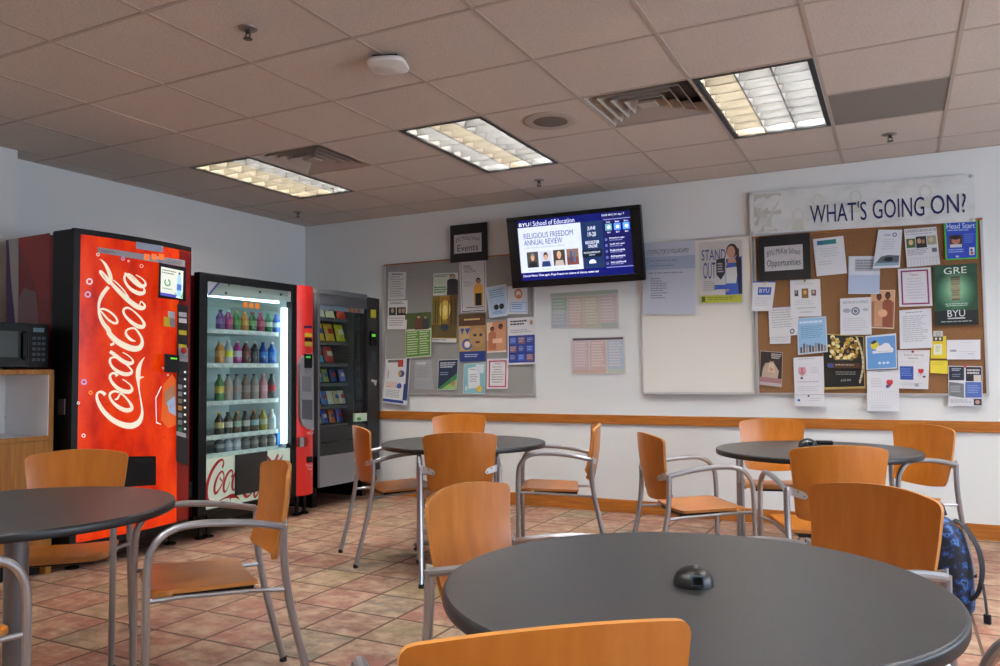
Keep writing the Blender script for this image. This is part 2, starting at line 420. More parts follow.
for (c, r), lab in zip(VENTS, ('square stepped ceiling air vent next to the right-hand ceiling light', 'square stepped ceiling air vent behind the left-hand ceiling light')):
    root = empty('ceiling_vent', ((gx(c)+gx(c+1))/2, (gy(r)+gy(r+1))/2, ZC), lab, 'vent', 'ceiling vents')
    MV = mat('#b4a89c', .5, .1); h = .29
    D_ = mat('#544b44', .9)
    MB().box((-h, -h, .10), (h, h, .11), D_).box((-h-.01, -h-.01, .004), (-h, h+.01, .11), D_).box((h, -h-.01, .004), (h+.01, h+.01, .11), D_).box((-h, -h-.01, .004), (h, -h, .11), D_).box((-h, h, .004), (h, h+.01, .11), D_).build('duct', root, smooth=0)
    for k in range(4):
        R = h-.06*k; q = MB(); z0, z1 = .0-.004*(k == 0), .045
        for a in range(4):
            M4 = Matrix.Rotation(a*pi/2, 4, 'Z')
            i_ = R-.045; vs = [(-R, -R, .002), (R, -R, .002), (i_+.012, -i_-.012, .06), (-i_-.012, -i_-.012, .06)]
            vs2 = [(x, y, z+.003) for x, y, z in vs]
            q.add([M4 @ Vector(v) for v in vs+vs2], [(0, 1, 2, 3), (7, 6, 5, 4), (0, 4, 5, 1), (2, 6, 7, 3), (1, 5, 6, 2), (3, 7, 4, 0)], MV)
        q.build('vane', root, smooth=0)
    MB().box((-.05, -.05, .0), (.05, .05, .01), MV).build('centre_plate', root, smooth=0)
root = empty('ceiling_speaker', ((gx(3)+gx(4))/2+.01, (gy(2)+gy(3))/2-.02, ZC), 'round ceiling speaker in a tile beside the middle ceiling light', 'speaker')
MB().lathe([(.165, 0), (.165, -.004), (.15, -.012), (.105, -.010), (.105, 0)], mat('#a89c90', .6), n=32).build('rim', root)
MB().lathe([(.105, -.004), (.10, -.008), (.0, -.009)], mat('#6d645c', .7, .0, 0, .3, .2, 400), n=32, cap=False).build('grille', root)
# wireless access point
p = on_plane(388, 62, 2, ZC-.02)
root = empty('wireless_access_point', (p.x, p.y, ZC-.006), 'white rounded access point box hanging from the ceiling grid at top centre', 'access point', rz=radians(20)); root.scale = (.86, .86, .86)
def rsq(r, e, a): # superellipse
    c_, s_ = cos(a), sin(a); return (r*abs(c_)**e*(1 if c_ >= 0 else -1), r*abs(s_)**e*(1 if s_ >= 0 else -1))
vs = []; NN = 32
for r_, z_ in ((.105, -.022), (.11, -.034), (.107, -.046), (.08, -.058), (.03, -.062)):
    vs += [(*rsq(r_, .55, 2*pi*i/NN), z_) for i in range(NN)]
fs = [(j*NN+i, j*NN+(i+1) % NN, (j+1)*NN+(i+1) % NN, (j+1)*NN+i) for j in range(4) for i in range(NN)]
fs += [tuple(range(NN)), tuple(4*NN+i for i in range(NN-1, -1, -1))]
q = MB(); q.add(vs, [f[::-1] for f in fs], mat('#d8d6d2', .4)); q.build('cover', root)
MB().box((-.07, -.07, -.022), (.07, .07, 0), M_BLACK).build('bracket', root, smooth=0, bevel=.004)
MB().lathe([(.012, -.052), (.009, -.0605), (.0, -.0608)], mat('#b8c8d8', .3), (-.06, -.02, 0), 12, cap=False).build('status_lamp', root)
# sprinklers
for (px, py), lab in (((248, 28), 'small brass sprinkler head on the ceiling tile at top left'), ((539, 180), 'small sprinkler head on the ceiling in front of the middle light'),
                      ((890, 134), 'small sprinkler head below the dark ceiling tile'), ((298, 212), 'small sprinkler head on the ceiling over the room corner')):
    p = on_plane(px, py, 2, ZC)
    root = empty('sprinkler_head', (p.x, p.y, ZC), lab, 'sprinkler', 'ceiling sprinklers'); MS = mat('#4a423a', .4, .6)
    MB().lathe([(.042, 0), (.04, -.006), (.022, -.010), (.0, -.010)], mat('#8a8076', .45, .4), cap=False).build('escutcheon', root)
    q = MB(); q.lathe([(.011, -.009), (.011, -.022), (.007, -.026)], MS, n=12)
    for s in (-1, 1): q.tube([(s*.009, 0, -.022), (s*.014, 0, -.032), (s*.004, 0, -.046)], .003, MS, 6)
    q.build('yoke', root)
    MB().lathe([(.004, -.044), (.020, -.047), (.020, -.050), (.004, -.051)], MS, n=14).build('deflector', root)

# ------------------------------------------------------------------ tables
TZ = .715
def table(x, y, R, lab, rz=.4):
    root = empty('round_table', (x, y, 0), lab, 'table', 'round tables', rz)
    MB().lathe([(.3, TZ-.03), (R-.004, TZ-.028), (R-.004, TZ-.004), (R-.006, TZ), (.15, TZ)], M_LAM, n=96).build('tabletop', root, smooth=50)
    MB().lathe([(R-.006, TZ-.030), (R-.001, TZ-.029), (R+.001, TZ-.024), (R+.001, TZ-.007), (R-.002, TZ-.0015), (R-.008, TZ-.0004)], mat('#1b1b1d', .4), n=96, cap=False).build('edge_band', root, smooth=60)
    MB().lathe([(.15, TZ-.031), (.15, TZ-.042), (.06, TZ-.05)], M_BLACK, n=28).build('top_plate', root)
    MB().lathe([(.038, .07), (.038, TZ-.045)], mat('#77787d', .42, .7), n=24).build('column', root)
    MB().lathe([(.06, .05), (.06, .085), (.04, .10)], M_BLACK, n=24).build('hub', root)
    for k in range(4):
        a = k*pi/2; M4 = Matrix.Rotation(a, 4, 'Z')
        ft = MB().tube([M4 @ Vector(v) for v in ((.04, 0, .072), (.2, 0, .06), (.34, 0, .04), (.36, 0, .034))], [.02, .018, .015, .012], M_STEEL_D, 10).build('foot', root)
        q = M4 @ Vector((.345, 0, 0)); MB().lathe([(.02, 0), (.02, .012), (.008, .018), (.008, .03)], M_RUBBER, (q.x, q.y, 0), 12).build('glide', ft)
    return root
T1 = (-3.035, -4.565); T2 = (-2.815, -1.815); T3 = (-.725, -1.50); T4 = (-.72, -4.545)
table(*T4, .525, 'large dark grey round table in front with a single black dome on it')
table(*T2, .525, 'round dark table in the middle with chairs around it below the television', .1)
table(*T3, .54, 'round dark table at right in front of the cork board', .8)
table(*T1, .505, 'round dark table before the red vending machine, partly cut off', .5)
def dome(x, y, r, lab, rz):
    root = empty('power_dome', (x, y, TZ), lab, 'power dome', 'black power domes', rz)
    MB().lathe([(r, 0), (r, r*.12), (r*.96, r*.35), (r*.84, r*.62), (r*.62, r*.82), (r*.33, r*.95), (0.001, r)], mat('#19191a', .35), n=36).build('shell', root, smooth=60)
    q = MB()
    M4 = Matrix.Rotation(radians(-42), 4, 'X')
    def pp(x, y, z): return Vector((x*r, -r*.93+y*r, r*.38+z*r))
    q.box(pp(-.3, -.13, -.22), pp(.3, .2, -.14), mat('#24303c', .35)).box(pp(-.3, -.13, .22), pp(.3, .3, .30), mat('#24303c', .35))
    q.box(pp(-.3, -.13, -.14), pp(-.22, .3, .22), mat('#24303c', .35)).box(pp(.22, -.13, -.14), pp(.3, .3, .22), mat('#24303c', .35))
    sf = q.build('socket_frame', root, smooth=0, bevel=.001)
    MB().box(pp(-.22, -.09, -.14), pp(.22, .1, .22), M_BLACKG).build('socket', sf, smooth=0)
dome(-.702, -4.565, .042, 'black half-sphere power dome on the table nearest the camera', radians(25))
dome(-.775, -1.40, .052, 'black half-sphere power dome on the round table at right', radians(20))
MB().box((-.05, -.03, 0), (.05, .03, .022), M_BLACK).build('phone', smooth=0, bevel=.006, loc=(-.705, -1.19, TZ), rz=.1)
tag(bpy.data.objects['phone'], 'small flat black phone lying on the right table beside the dome', 'phone')

# ------------------------------------------------------------------ chair
def make_chair():
    root = empty('armchair', (0, 0, 0), 'chair', 'chair')
    # backrest
    def back(u, v, side):
        uu = sin(pi/2*(2*u-1)); hw = .178+(.212-.178)*min(v, .93)
        r = .018; top = .812+.022*(1-uu*uu); bot = .505-.022*(1-uu*uu)
        x = uu*hw
        # round the four corners
        d = (top-bot)
        z = bot+d*v
        e = max(0, abs(x)-(hw-r)); dz = r-sqrt(max(0, r*r-e*e))
        z = min(z, top-dz); z = max(z, bot+dz)
        y = -.222-.045*v+.045*uu*uu-.012*sin(pi*v)
        th = .0065
        return (x, y+(th if side == 0 else -th), z)
    us = 20
    MB().slab(lambda u, v, s: back(1-u, v, s), us, 14, M_PLY, mat('#bd7d38', .5)).build('backrest', root, smooth=50)
    def seat(u, v, side):
        uu = sin(pi/2*(2*u-1)); hw = .192+.02*v; v = .5-.5*cos(pi*v)
        x = uu*hw; y = -.125+.355*v
        r = .07; e = max(0, abs(x)-(hw-r)); y = min(y, .23-(r-sqrt(max(0, r*r-e*e))))
        r2 = .012; e = max(0, abs(x)-(hw-r2)); y = max(y, -.125+(r2-sqrt(max(0, r2*r2-e*e))))
        z = .443-.008*(1-uu*uu)*(1-.6*v)+.012*v-.010*max(0, (v-.85)/.15)**2
        return (x, y, z+(0 if side == 0 else -.014))
    MB().slab(seat, 16, 14, M_SEAT, mat('#b87a3a', .5)).build('seat', root, smooth=50)
    MB().box((-.15, -.12, .403), (.15, .15, .424), M_BLACK).build('seat_pan', root, smooth=0, bevel=.006)
    for s in (-1, 1):
        path = smooth_path([(s*.238, .242, .012), (s*.238, .242, .30), (s*.238, .240, .53), (s*.237, .223, .605), (s*.235, .175, .652), (s*.233, .09, .667), (s*.228, -.06, .656), (s*.222, -.2, .628)], 6)
        af = MB().tube(path, .0128, M_STEEL, 10).build('arm_leg', root)
        MB().lathe([(.0145, 0), (.0145, .02), (.0125, .022)], M_RUBBER, (s*.238, .242, 0), 12).build('glide', af)
        path = smooth_path([(s*.222, -.206, .634), (s*.222, -.205, .56), (s*.222, -.212, .46), (s*.221, -.232, .34), (s*.220, -.270, .18), (s*.2195, -.314, .012)], 6)
        rl = MB().tube(path, .0140, M_STEEL, 10).build('rear_leg', root)
        MB().lathe([(.0145, 0), (.0145, .02), (.0125, .022)], M_RUBBER, (s*.2195, -.314, 0), 12).build('glide', rl)
        # flattened bracket that bolts the back to the frame
        N = 10
        def br(u, v, side):
            w_ = .020*(1-.25*u) if u < .8 else .020*.8*sqrt(max(0.02, 1-((u-.8)/.2)**2))
            x = .222-.082*u; uu = x/.19
            ysurf = -.222-.045*.38+.045*uu*uu-.012-.0075
            y = (-.212)*(1-min(1, u/.35)) + ysurf*min(1, u/.35) - .001
            z = .630-.024*u+(2*v-1)*w_
            return (s*x, y-(0.0 if side == 0 else .004), z)
        bk = MB().slab((lambda u, v, sd: br(u, v, sd)) if s < 0 else (lambda u, v, sd: br(u, v, sd)), N, 3, M_ALU).build('back_bracket', root, smooth=50)
        for (u_, v_) in ((.55, .75), (.85, .4)):
            q = br(u_, v_, 1); MB().lathe([(.0045, q[1]+.001), (.0045, q[1]-.002), (.002, q[1]-.003)], M_STEEL_D, (q[0], 0, q[2]), 8, 'y').build('screw', bk)
        MB().tube([(s*.237, .238, .432), (s*.20, .14, .424), (s*.19, -.1, .410), (s*.221, -.218, .405)], .0085, M_STEEL, 8).build('side_rail', root)
    return root
CH = make_chair()
CHAIRS = [  # x, y, turn, label, group
 (-3.20, -2.02, -.70, 'wooden armchair at the left side of the middle table, back toward the snack machine', 'chairs at the middle table'),
 (-2.62, -2.225, .56, 'wooden armchair seen from behind at the near side of the middle table', 'chairs at the middle table'),
 (-2.245, -1.61, 1.95, 'wooden armchair in profile at the right side of the middle table', 'chairs at the middle table'),
 (-3.28, -1.12, 3.55, 'wooden armchair facing the camera at the wall side of the middle table', 'chairs at the middle table'),
 (-2.563, -4.137, 2.55, 'wooden armchair in profile before the glass-front drinks machine, its back partly hiding the red script', 'chairs at the left table'),
 (-3.457, -4.109, 3.88, 'wooden armchair between the left table and the red vending machine', 'chairs at the left table'),
 (-2.82, -5.04, -.12, 'wooden armchair cut off by the left picture edge, only its arm and leg showing', 'chairs at the left table'),
 (-1.315, -1.975, -.965, 'wooden armchair at the left side of the right table, angled toward it', 'chairs at the right table'),
 (-1.01, -.93, 3.4, 'wooden armchair with its back to the wall under the whiteboard', 'chairs at the right table'),
 (-.625, -2.275, .37, 'wooden armchair seen from behind at the round table below the cork board', 'chairs at the right table'),
 (-.33, -1.21, 2.40, 'wooden armchair at the far right below the cork board with the backpack by its leg', 'chairs at the right table'),
 (-1.225, -4.22, -1.68, 'wooden armchair at the front table, glossy back toward the middle table', 'chairs at the nearest table'),
 (-.505, -3.95, 2.545, 'wooden armchair at the front table whose back hides part of the backpack', 'chairs at the nearest table'),
 (-.885, -5.075, .71, 'wooden armchair nearest the viewer, only the top of its back showing before the front table', 'chairs at the nearest table'),
 (.04, -4.69, 1.45, 'wooden armchair at the bottom right corner, only a curve of its steel arm showing', 'chairs at the nearest table'),
]
for i, (x, y, t, lab, grp) in enumerate(CHAIRS):
    o = CH if i == 0 else copy_thing(CH)
    o.location = (x, y, 0); o.rotation_euler.z = t; tag(o, lab, 'chair', grp)
#@@PART2
# ------------------------------------------------------------------ boards on the back wall
def V2(origin, s, pts): return [(origin[0]+x/s, origin[1]+y/s) for x, y in pts]
def board(name, x0, x1, z0, z1, mt, fm, lab, cat, fw=.018, depth=.02, surf='panel', rail=False):
    root = empty(name, ((x0+x1)/2, 0, z0), lab, cat); cx = (x0+x1)/2
    MB().box((x0-cx, -depth*.6, 0), (x1-cx, 0, z1-z0), mt).build(surf, root, smooth=0)
    q = MB(); h = z1-z0
    q.box((x0-cx-fw, -depth, -fw), (x1-cx+fw, 0, 0), fm).box((x0-cx-fw, -depth, h), (x1-cx+fw, 0, h+fw), fm)
    q.box((x0-cx-fw, -depth, 0), (x0-cx, 0, h), fm).box((x1-cx, -depth, 0), (x1-cx+fw, 0, h), fm)
    q.build('frame', root, smooth=0)
    if rail: MB().box((x0-cx-fw, -depth-.006, h), (x1-cx+fw, -depth+.001, h+.012), M_OAK).build('map_rail', root, smooth=0)
    return root
board('tack_board', -4.69, -3.13, .965, 2.195, m_tack(), M_ALU, 'large grey fabric tack board covered with flyers left of the television', 'bulletin board', .014, rail=True)
M_WB = mat('#dcd8cf', .25, 0, 0, .5)
root = board('whiteboard', -2.150, -1.285, .990, 2.19, M_WB, M_ALU, 'blank whiteboard with two posters along its top edge between the television and cork board', 'whiteboard', .016)
MB().box((-.43, -.05, -.022), (.43, -.018, -.014), M_ALU).build('pen_tray', root, smooth=0, bevel=.002)
board('cork_board', -1.245, .232, .985, 2.17, m_cork(), M_ALU, 'large brown cork board crowded with notices below the banner', 'bulletin board', .017, rail=True)
BOARD_Y = -.0125
def paper(name, lab, cat, crn, base, fn=None, y=BOARD_Y, curl=.012, group=None, layer=0, seed=0, edge=None):
    """crn: four picture corners (tl, tr, br, bl) taken onto the wall plane; fn draws the print with a Print."""
    Y = y-.0035-.0045*layer
    c = [on_wall(px, py, Y) for px, py in crn]
    cx = sum(v.x for v in c)/4; cz = max(v.z for v in c)
    R = random.Random(hash(lab) % 1000 if 0 else len(lab)*7+seed); k1, k2 = R.uniform(.3, 1), R.uniform(-.6, .6)
    def P(u, v, lift=0.):
        q = (c[0]*(1-u)+c[1]*u)*(1-v)+(c[3]*(1-u)+c[2]*u)*v
        off = curl*k1*v*v*(1+k2*(u-.5)) + curl*.25*(u-.5)**2
        return (q.x-cx, -off-lift, q.z-cz)
    mb = MB()
    mb.slab(lambda u, v, s: P(u, 1-v, .0003 if s == 0 else -.0003), 5, 12, mat(base, .6))
    o = mb.build(name, smooth=60, loc=(cx, Y, cz)); tag(o, lab, cat, group)
    if fn:
        pr = Print(P); fn(pr); pr.mb.build('print', o, smooth=0)
    return o
K = '#2a2a2e'; GY1 = '#8e8e94'; LT = '#b7b7bd'; NV = '#1d2f6b'; BL = '#2f5fb5'; RD = '#b3282a'
WH = '#d6d6d8'
def doc(n=12, head=K, c=GY1, top=.1, center=False, s=0):
    def f(p):
        p.lines(.15, .06, .85, .06+.05, 1, head, .8, .2, True, s); p.lines(.1, .06+top, .9, .94, n, c, .4, .35, center, s)
    return f
A = lambda *p: V2((380, 220), 3.506, p)
B = lambda *p: V2((745, 225), 6.66, p)
B2 = lambda *p: V2((745, 300), 5.55, p)
C = lambda *p: V2((860, 215), 6.66, p)
C2 = lambda *p: V2((860, 300), 5.55, p)
GA = 'flyers on the grey tack board'; GB = 'notices on the cork board'
# --- black framed headings
def heading(crn, card, words, lab):
    Y = -.046; c = [on_wall(px, py, Y) for px, py in crn]
    x0, x1 = (c[0].x+c[3].x)/2, (c[1].x+c[2].x)/2; z1, z0 = (c[0].z+c[1].z)/2, (c[2].z+c[3].z)/2; cx = (x0+x1)/2
    root = empty('heading_sign', (cx, Y, z0), lab, 'sign'); W_, H = (x1-x0)/2, z1-z0
    MB().box((-W_, 0, 0), (W_, .017, H), mat('#141417', .5)).build('backing', root, smooth=0, bevel=.002)
    def P(u, v, l=0): return (-W_+2*W_*(card[0]+(card[2]-card[0])*u), -.0008-l, H*(1-(card[1]+(card[3]-card[1])*v)))
    mb = MB(); mb.grid(lambda u, v: P(u, 1-v), 1, 1, mat('#b9b9bb', .6)); q = mb.build('card', root, smooth=0)
    p = Print(P); p.text(words[0], .06, .10, .94, .42, K, 0, 0, -.0) if False else None
    p.text(words[0], .07, .2, .93, .5, '#3a3a3e', arch=.12); p.text(words[1], .12 if len(words[1]) < 8 else .06, .55, .88 if len(words[1]) < 8 else .94, .9, '#2e2e32')
    p.mb.build('lettering', root, smooth=0)
heading(A((247, 20), (376, 6), (373, 140), (245, 150)), (.11, .27, .86, .77), ('BYU McKay School', 'Events'), 'black heading sign with a white card reading Events above the grey board')
heading(B((85, 78), (430, 53), (440, 355), (95, 372)), (.12, .24, .86, .79), ('BYU McKay School', 'Opportunities'), 'black heading sign with a white card reading Opportunities on the cork board')
# --- grey board
paper('notice', 'plain white text notice at the top left corner of the grey board', 'notice', A((30, 182), (92, 182), (90, 278), (30, 280)), '#c6c6c6', doc(9), group=GA)
def f(p):
    p.lines(.1, .05, .9, .15, 2, K); p.rect(.06, .24, .42, .52, '#2e3a2a').ell(.24, .35, .08, .08, '#b09a80').rect(.46, .24, .92, .52, '#201c1a').ell(.62, .36, .08, .09, '#a88a74').ell(.8, .36, .08, .09, '#a88a74'); p.lines(.1, .6, .9, .92, 4, GY1)
paper('notice', 'white notice with small dark photos at the left edge of the grey board', 'notice', A((28, 283), (97, 281), (95, 383), (28, 383)), WH, f, group=GA)
def f(p):
    p.rect(0, 0, 1, .36, '#4a5a30').person(.52, .06, .32, .3, '#c09a80', '#2a1c18', '#6a3a2c').person(.78, .08, .3, .26, '#b08a70', '#3a2a1c', '#3a3a40')
    p.rect(.02, .4, .96, .97, '#5e8a3c'); p.lines(.07, .42, .5, .95, 10, '#d8e0c0', .35); p.lines(.55, .42, .93, .95, 10, '#d8e0c0', .35)
paper('flyer', 'green flyer with photo of two faces on top, second column of the grey board', 'flyer', A((88, 328), (180, 322), (182, 478), (92, 486)), '#c8ccb8', f, group=GA, layer=1)
def f(p):
    p.rect(.08, .02, .7, .08, '#6a6a70').rect(.5, .03, .72, .18, '#b03a34').ell(.66, .33, .13, .075, '#2a4a90').ell(.6, .33, .07, .05, '#d8a040').rect(.12, .26, .14, .44, K)
    p.text('STUDY', .08, .52, .5, .58, '#d07a30').text('ABROAD', .08, .59, .6, .65, '#d07a30').ell(.62, .6, .1, .06, '#3a5aa0').rect(.8, .55, .98, .9, '#2a3a70'); p.lines(.1, .7, .75, .88, 5, GY1); p.rect(.02, .91, .85, .97, '#22408c')
    p.rect(.86, .0, .98, .55, '#3a4468')
paper('flyer', 'white flyer with globes hanging below the lower left of the grey board', 'flyer', A((22, 488), (107, 485), (100, 650), (14, 638)), WH, f, group=GA, curl=.03, layer=1)
def f(p):
    p.lines(.04, .06, .7, .2, 2, '#5a7a50', .6); p.lines(.04, .6, .6, .92, 3, '#4a8a48', .6); p.rect(.04, .26, .5, .5, '#b8c8b0'); p.person(.78, .08, .92, .44, '#c0967c', '#201a18', '#24262c')
paper('flyer', 'green and white flyer with a man in dark clothes on the grey board', 'flyer', A((188, 187), (273, 184), (275, 262), (188, 266)), '#c8d0c8', f, group=GA)
def f(p):
    p.rect(0, 0, 1, .9, '#a08028').rect(.0, .0, .3, .6, '#7a6a20').rect(.68, 0, 1, .7, '#5a4a1c').ell(.5, .3, .22, .22, '#dcc050').ell(.5, .32, .1, .12, '#f0e08a')
    for u in (.1, .2, .36, .62, .75, .9): p.rect(u, .1, u+.035, .75, '#3a2a14')
    p.rect(0, .62, 1, .9, '#5a4a20').ell(.5, .68, .16, .08, '#2a3a3a').person(.48, .58, .16, .14, '#a08060', '#201814', '#304050'); p.text('FOREST', .15, .04, .85, .12, '#8a3a14'); p.rect(0, .92, 1, 1, WH); p.lines(.05, .94, .6, .98, 1, K)
paper('poster', 'golden autumn forest poster in the middle of the grey board', 'poster', A((185, 268), (273, 262), (270, 430), (185, 428)), '#b89a3c', f, group=GA)
def f(p):
    p.rect(.04, .02, .96, .98, '#c4c4c6'); p.rect(.04, .02, .06, .98, K); p.rect(.94, .02, .96, .98, K); p.rect(.04, .97, .96, .985, K)
    p.text('FREE', .16, .08, .42, .12, K).text('STORE', .16, .13, .5, .17, K).text('WELCOME', .16, .18, .62, .22, K); p.lines(.14, .4, .5, .52, 3, GY1); p.person(.7, .34, .54, .34, '#a8745a', '#1e1612', '#d09a3a', '#18181c'); p.rect(.2, .9, .9, .915, K); p.lines(.6, .93, .9, .95, 1, GY1)
paper('poster', 'tall white poster with a standing woman in black trousers under the Events sign', 'poster', A((278, 146), (372, 142), (374, 320), (286, 326)), WH, f, group=GA, layer=1)
def f(p):
    p.rect(.06, .05, .94, .95, '#a8c0d8'); p.lines(.15, .12, .85, .4, 4, '#5a80a8'); p.ell(.42, .68, .13, .09, '#141c28').ell(.7, .68, .13, .09, '#141c28'); p.lines(.2, .82, .8, .92, 2, '#5a80a8')
paper('flyer', 'tilted light blue flyer with two dark ovals, upper right of the grey board', 'flyer', A((371, 237), (443, 224), (450, 335), (386, 345)), '#c4d0dc', f, group=GA, layer=1)
def f(p):
    p.ring(.55, .27, .2, .18, .4, '#d07a34').rect(.5, .3, .62, .4, '#d07a34').rect(.1, .57, .95, .93, '#8fb0d8').rect(.14, .6, .91, .9, '#bcd0e4'); p.lines(.2, .64, .85, .86, 3, '#4a70b0')
paper('flyer', 'white flyer with an orange ring emblem at the upper right of the grey board', 'flyer', A((447, 232), (516, 232), (520, 330), (449, 330)), '#ced0d4', f, group=GA)
def f(p):
    p.rect(0, 0, 1, .25, '#5a3c22'); p.lines(.2, .1, .8, .18, 1, '#d8c080'); p.rect(0, .25, .4, .78, '#c0a070').poly([(.05, .3), (.2, .3), (.12, .44)], '#2a4a98').poly([(.22, .3), (.42, .3), (.32, .44)], '#2a4a98').ring(.3, .64, .2, .12, .35, '#3a5aa0').ell(.3, .64, .1, .06, '#d8d8e0')
    p.ell(.68, .5, .3, .2, '#b08a5c').ell(.6, .45, .06, .03, K).ell(.82, .45, .06, .03, K).ell(.7, .6, .1, .025, '#6a2a20').rect(0, .79, 1, 1, '#1e3474'); p.lines(.2, .85, .8, .93, 2, '#c0c8dc')
paper('poster', 'brown poster with a large face and dark blue foot on the grey board', 'poster', A((276, 332), (370, 326), (372, 494), (281, 497)), '#a08050', f, group=GA)
def f(p):
    p.rect(.0, .0, 1, .95, '#c88a68').rect(.0, .0, .3, .6, '#e0c0a0').person(.28, .16, .75, .4, '#7a4430', '#201410', '#b06848').person(.72, .1, .82, .44, '#6a3a28', '#180f0c', '#c8906c'); p.rect(.3, .55, .8, .7, '#e0b898')
paper('flyer', 'orange and white flyer with two seated people on the right half of the grey board', 'flyer', A((374, 360), (442, 352), (444, 462), (376, 466)), '#d8c8bc', f, group=GA)
def f(p):
    p.lines(.1, .06, .7, .18, 2, K, .55); p.lines(.1, .26, .9, .34, 2, GY1); p.ell(.85, .12, .06, .05, '#b08a70'); p.rect(.04, .38, .97, .96, '#22388a')
    for i in range(3):
        for j in range(3): p.rect(.08+.3*i, .42+.18*j, .32+.3*i, .56+.18*j, ('#3a5ab4', '#8a5a50', '#2a448c')[(i+j) % 3]); p.lines(.1+.3*i, .44+.18*j, .3+.3*i, .54+.18*j, 3, '#a8b4d8')
paper('flyer', 'white flyer with a dark blue photo grid over the right edge of the grey board', 'flyer', A((447, 345), (545, 338), (548, 505), (449, 508)), WH, f, group=GA, layer=1, curl=.02)
def f(p): p.lines(.1, .08, .75, .16, 2, '#d8d8da', .6); p.lines(.12, .25, .8, .62, 5, '#8c8c92'); p.rect(.12, .66, .9, .67, '#b8b8bc')
paper('notice', 'plain grey sheet at the bottom of the grey board beside the globe flyer', 'notice', A((122, 492), (180, 490), (190, 595), (122, 592)), '#9c9da2', f, group=GA)
def f(p):
    p.rect(.02, .02, .98, .98, '#1c2a44'); p.lines(.1, .1, .9, .3, 3, '#c8ccd8', .5); p.lines(.1, .42, .6, .55, 2, '#8aa0c0'); p.poly([(.0, .98), (.98, .45), (.98, .98)], '#3a7a48').poly([(.2, .98), (.98, .66), (.98, .98)], '#88b868').ell(.8, .8, .12, .09, '#b07a5c')
paper('flyer', 'dark navy flyer with a green corner at the bottom centre of the grey board', 'flyer', A((205, 490), (275, 487), (270, 595), (203, 595)), '#c0c4cc', f, group=GA)
def f(p):
    p.rect(.02, .02, .98, .98, '#7fb0bc').poly([(.2, .15), (.72, .12), (.78, .8), (.24, .84)], '#d4d8da').poly([(.55, .04), (.96, .06), (.92, .36), (.6, .3)], '#c4d0d4'); p.lines(.3, .36, .7, .66, 4, GY1); p.lines(.3, .2, .6, .24, 1, K).ell(.75, .84, .13, .1, '#d8b040').rect(.1, .75, .2, .9, '#b8d0d8')
paper('flyer', 'aqua flyer with white notes and a yellow dot on the grey board', 'flyer', A((294, 505), (370, 498), (368, 610), (292, 608)), '#b8ccd0', f, group=GA)
def f(p):
    p.rect(.08, .06, .92, .94, '#a83050').rect(.14, .1, .86, .9, '#d2d0d2'); p.text('Tutors', .35, .14, .65, .2, RD); p.lines(.2, .26, .8, .84, 7, GY1, .4, .4, True)
paper('notice', 'white notice with a dark pink border at the bottom right of the grey board', 'notice', A((376, 487), (450, 485), (450, 592), (376, 592)), '#d0d0d2', f, group=GA)
# --- laminated sheets between the boards
L = lambda *p: V2((540, 280), 6.66, p)
def f(p):
    p.rect(0, 0, 1, .1, '#a4b0a4')
    for i, c in enumerate(('#a8b4ac', '#c0aca4', '#b8b49c', '#c0acb0')):
        p.rect(.02+.24*i, .14, .25+.24*i, .97, c); p.lines(.04+.24*i, .2, .23+.24*i, .92, 9, '#c8c8c6', .45)
    p.rect(.02, .14, .25, .5, '#98b09c').rect(.74, .86, .98, .97, '#a4aea6').rect(.02, .55, .25, .97, '#a8b0bc'); p.lines(.04, .2, .23, .92, 8, '#bcc4c0', .4)
paper('laminated_chart', 'wide faded pastel chart right under the television', 'chart', L((70, 90), (520, 62), (530, 318), (75, 325)), '#bcc0bc', f, y=0, curl=.006)
def f(p):
    p.rect(.03, .02, .97, .08, '#4a4450')
    for i, c in enumerate(('#c8b0b4', '#c8aea6', '#acb8c8')):
        p.rect(.03+.32*i, .1, .33+.32*i, .96, c); p.lines(.06+.32*i, .14, .3+.32*i, .82, 9, '#d4ccca', .5)
    p.rect(.66, .86, .97, .97, '#b4c0b0').rect(.03, .88, .64, .97, '#c4a89a')
paper('laminated_chart', 'smaller faded pastel chart with a dark top bar below the wide one', 'chart', L((210, 385), (565, 375), (575, 625), (210, 630)), '#ccc8c4', f, y=0, curl=.006)
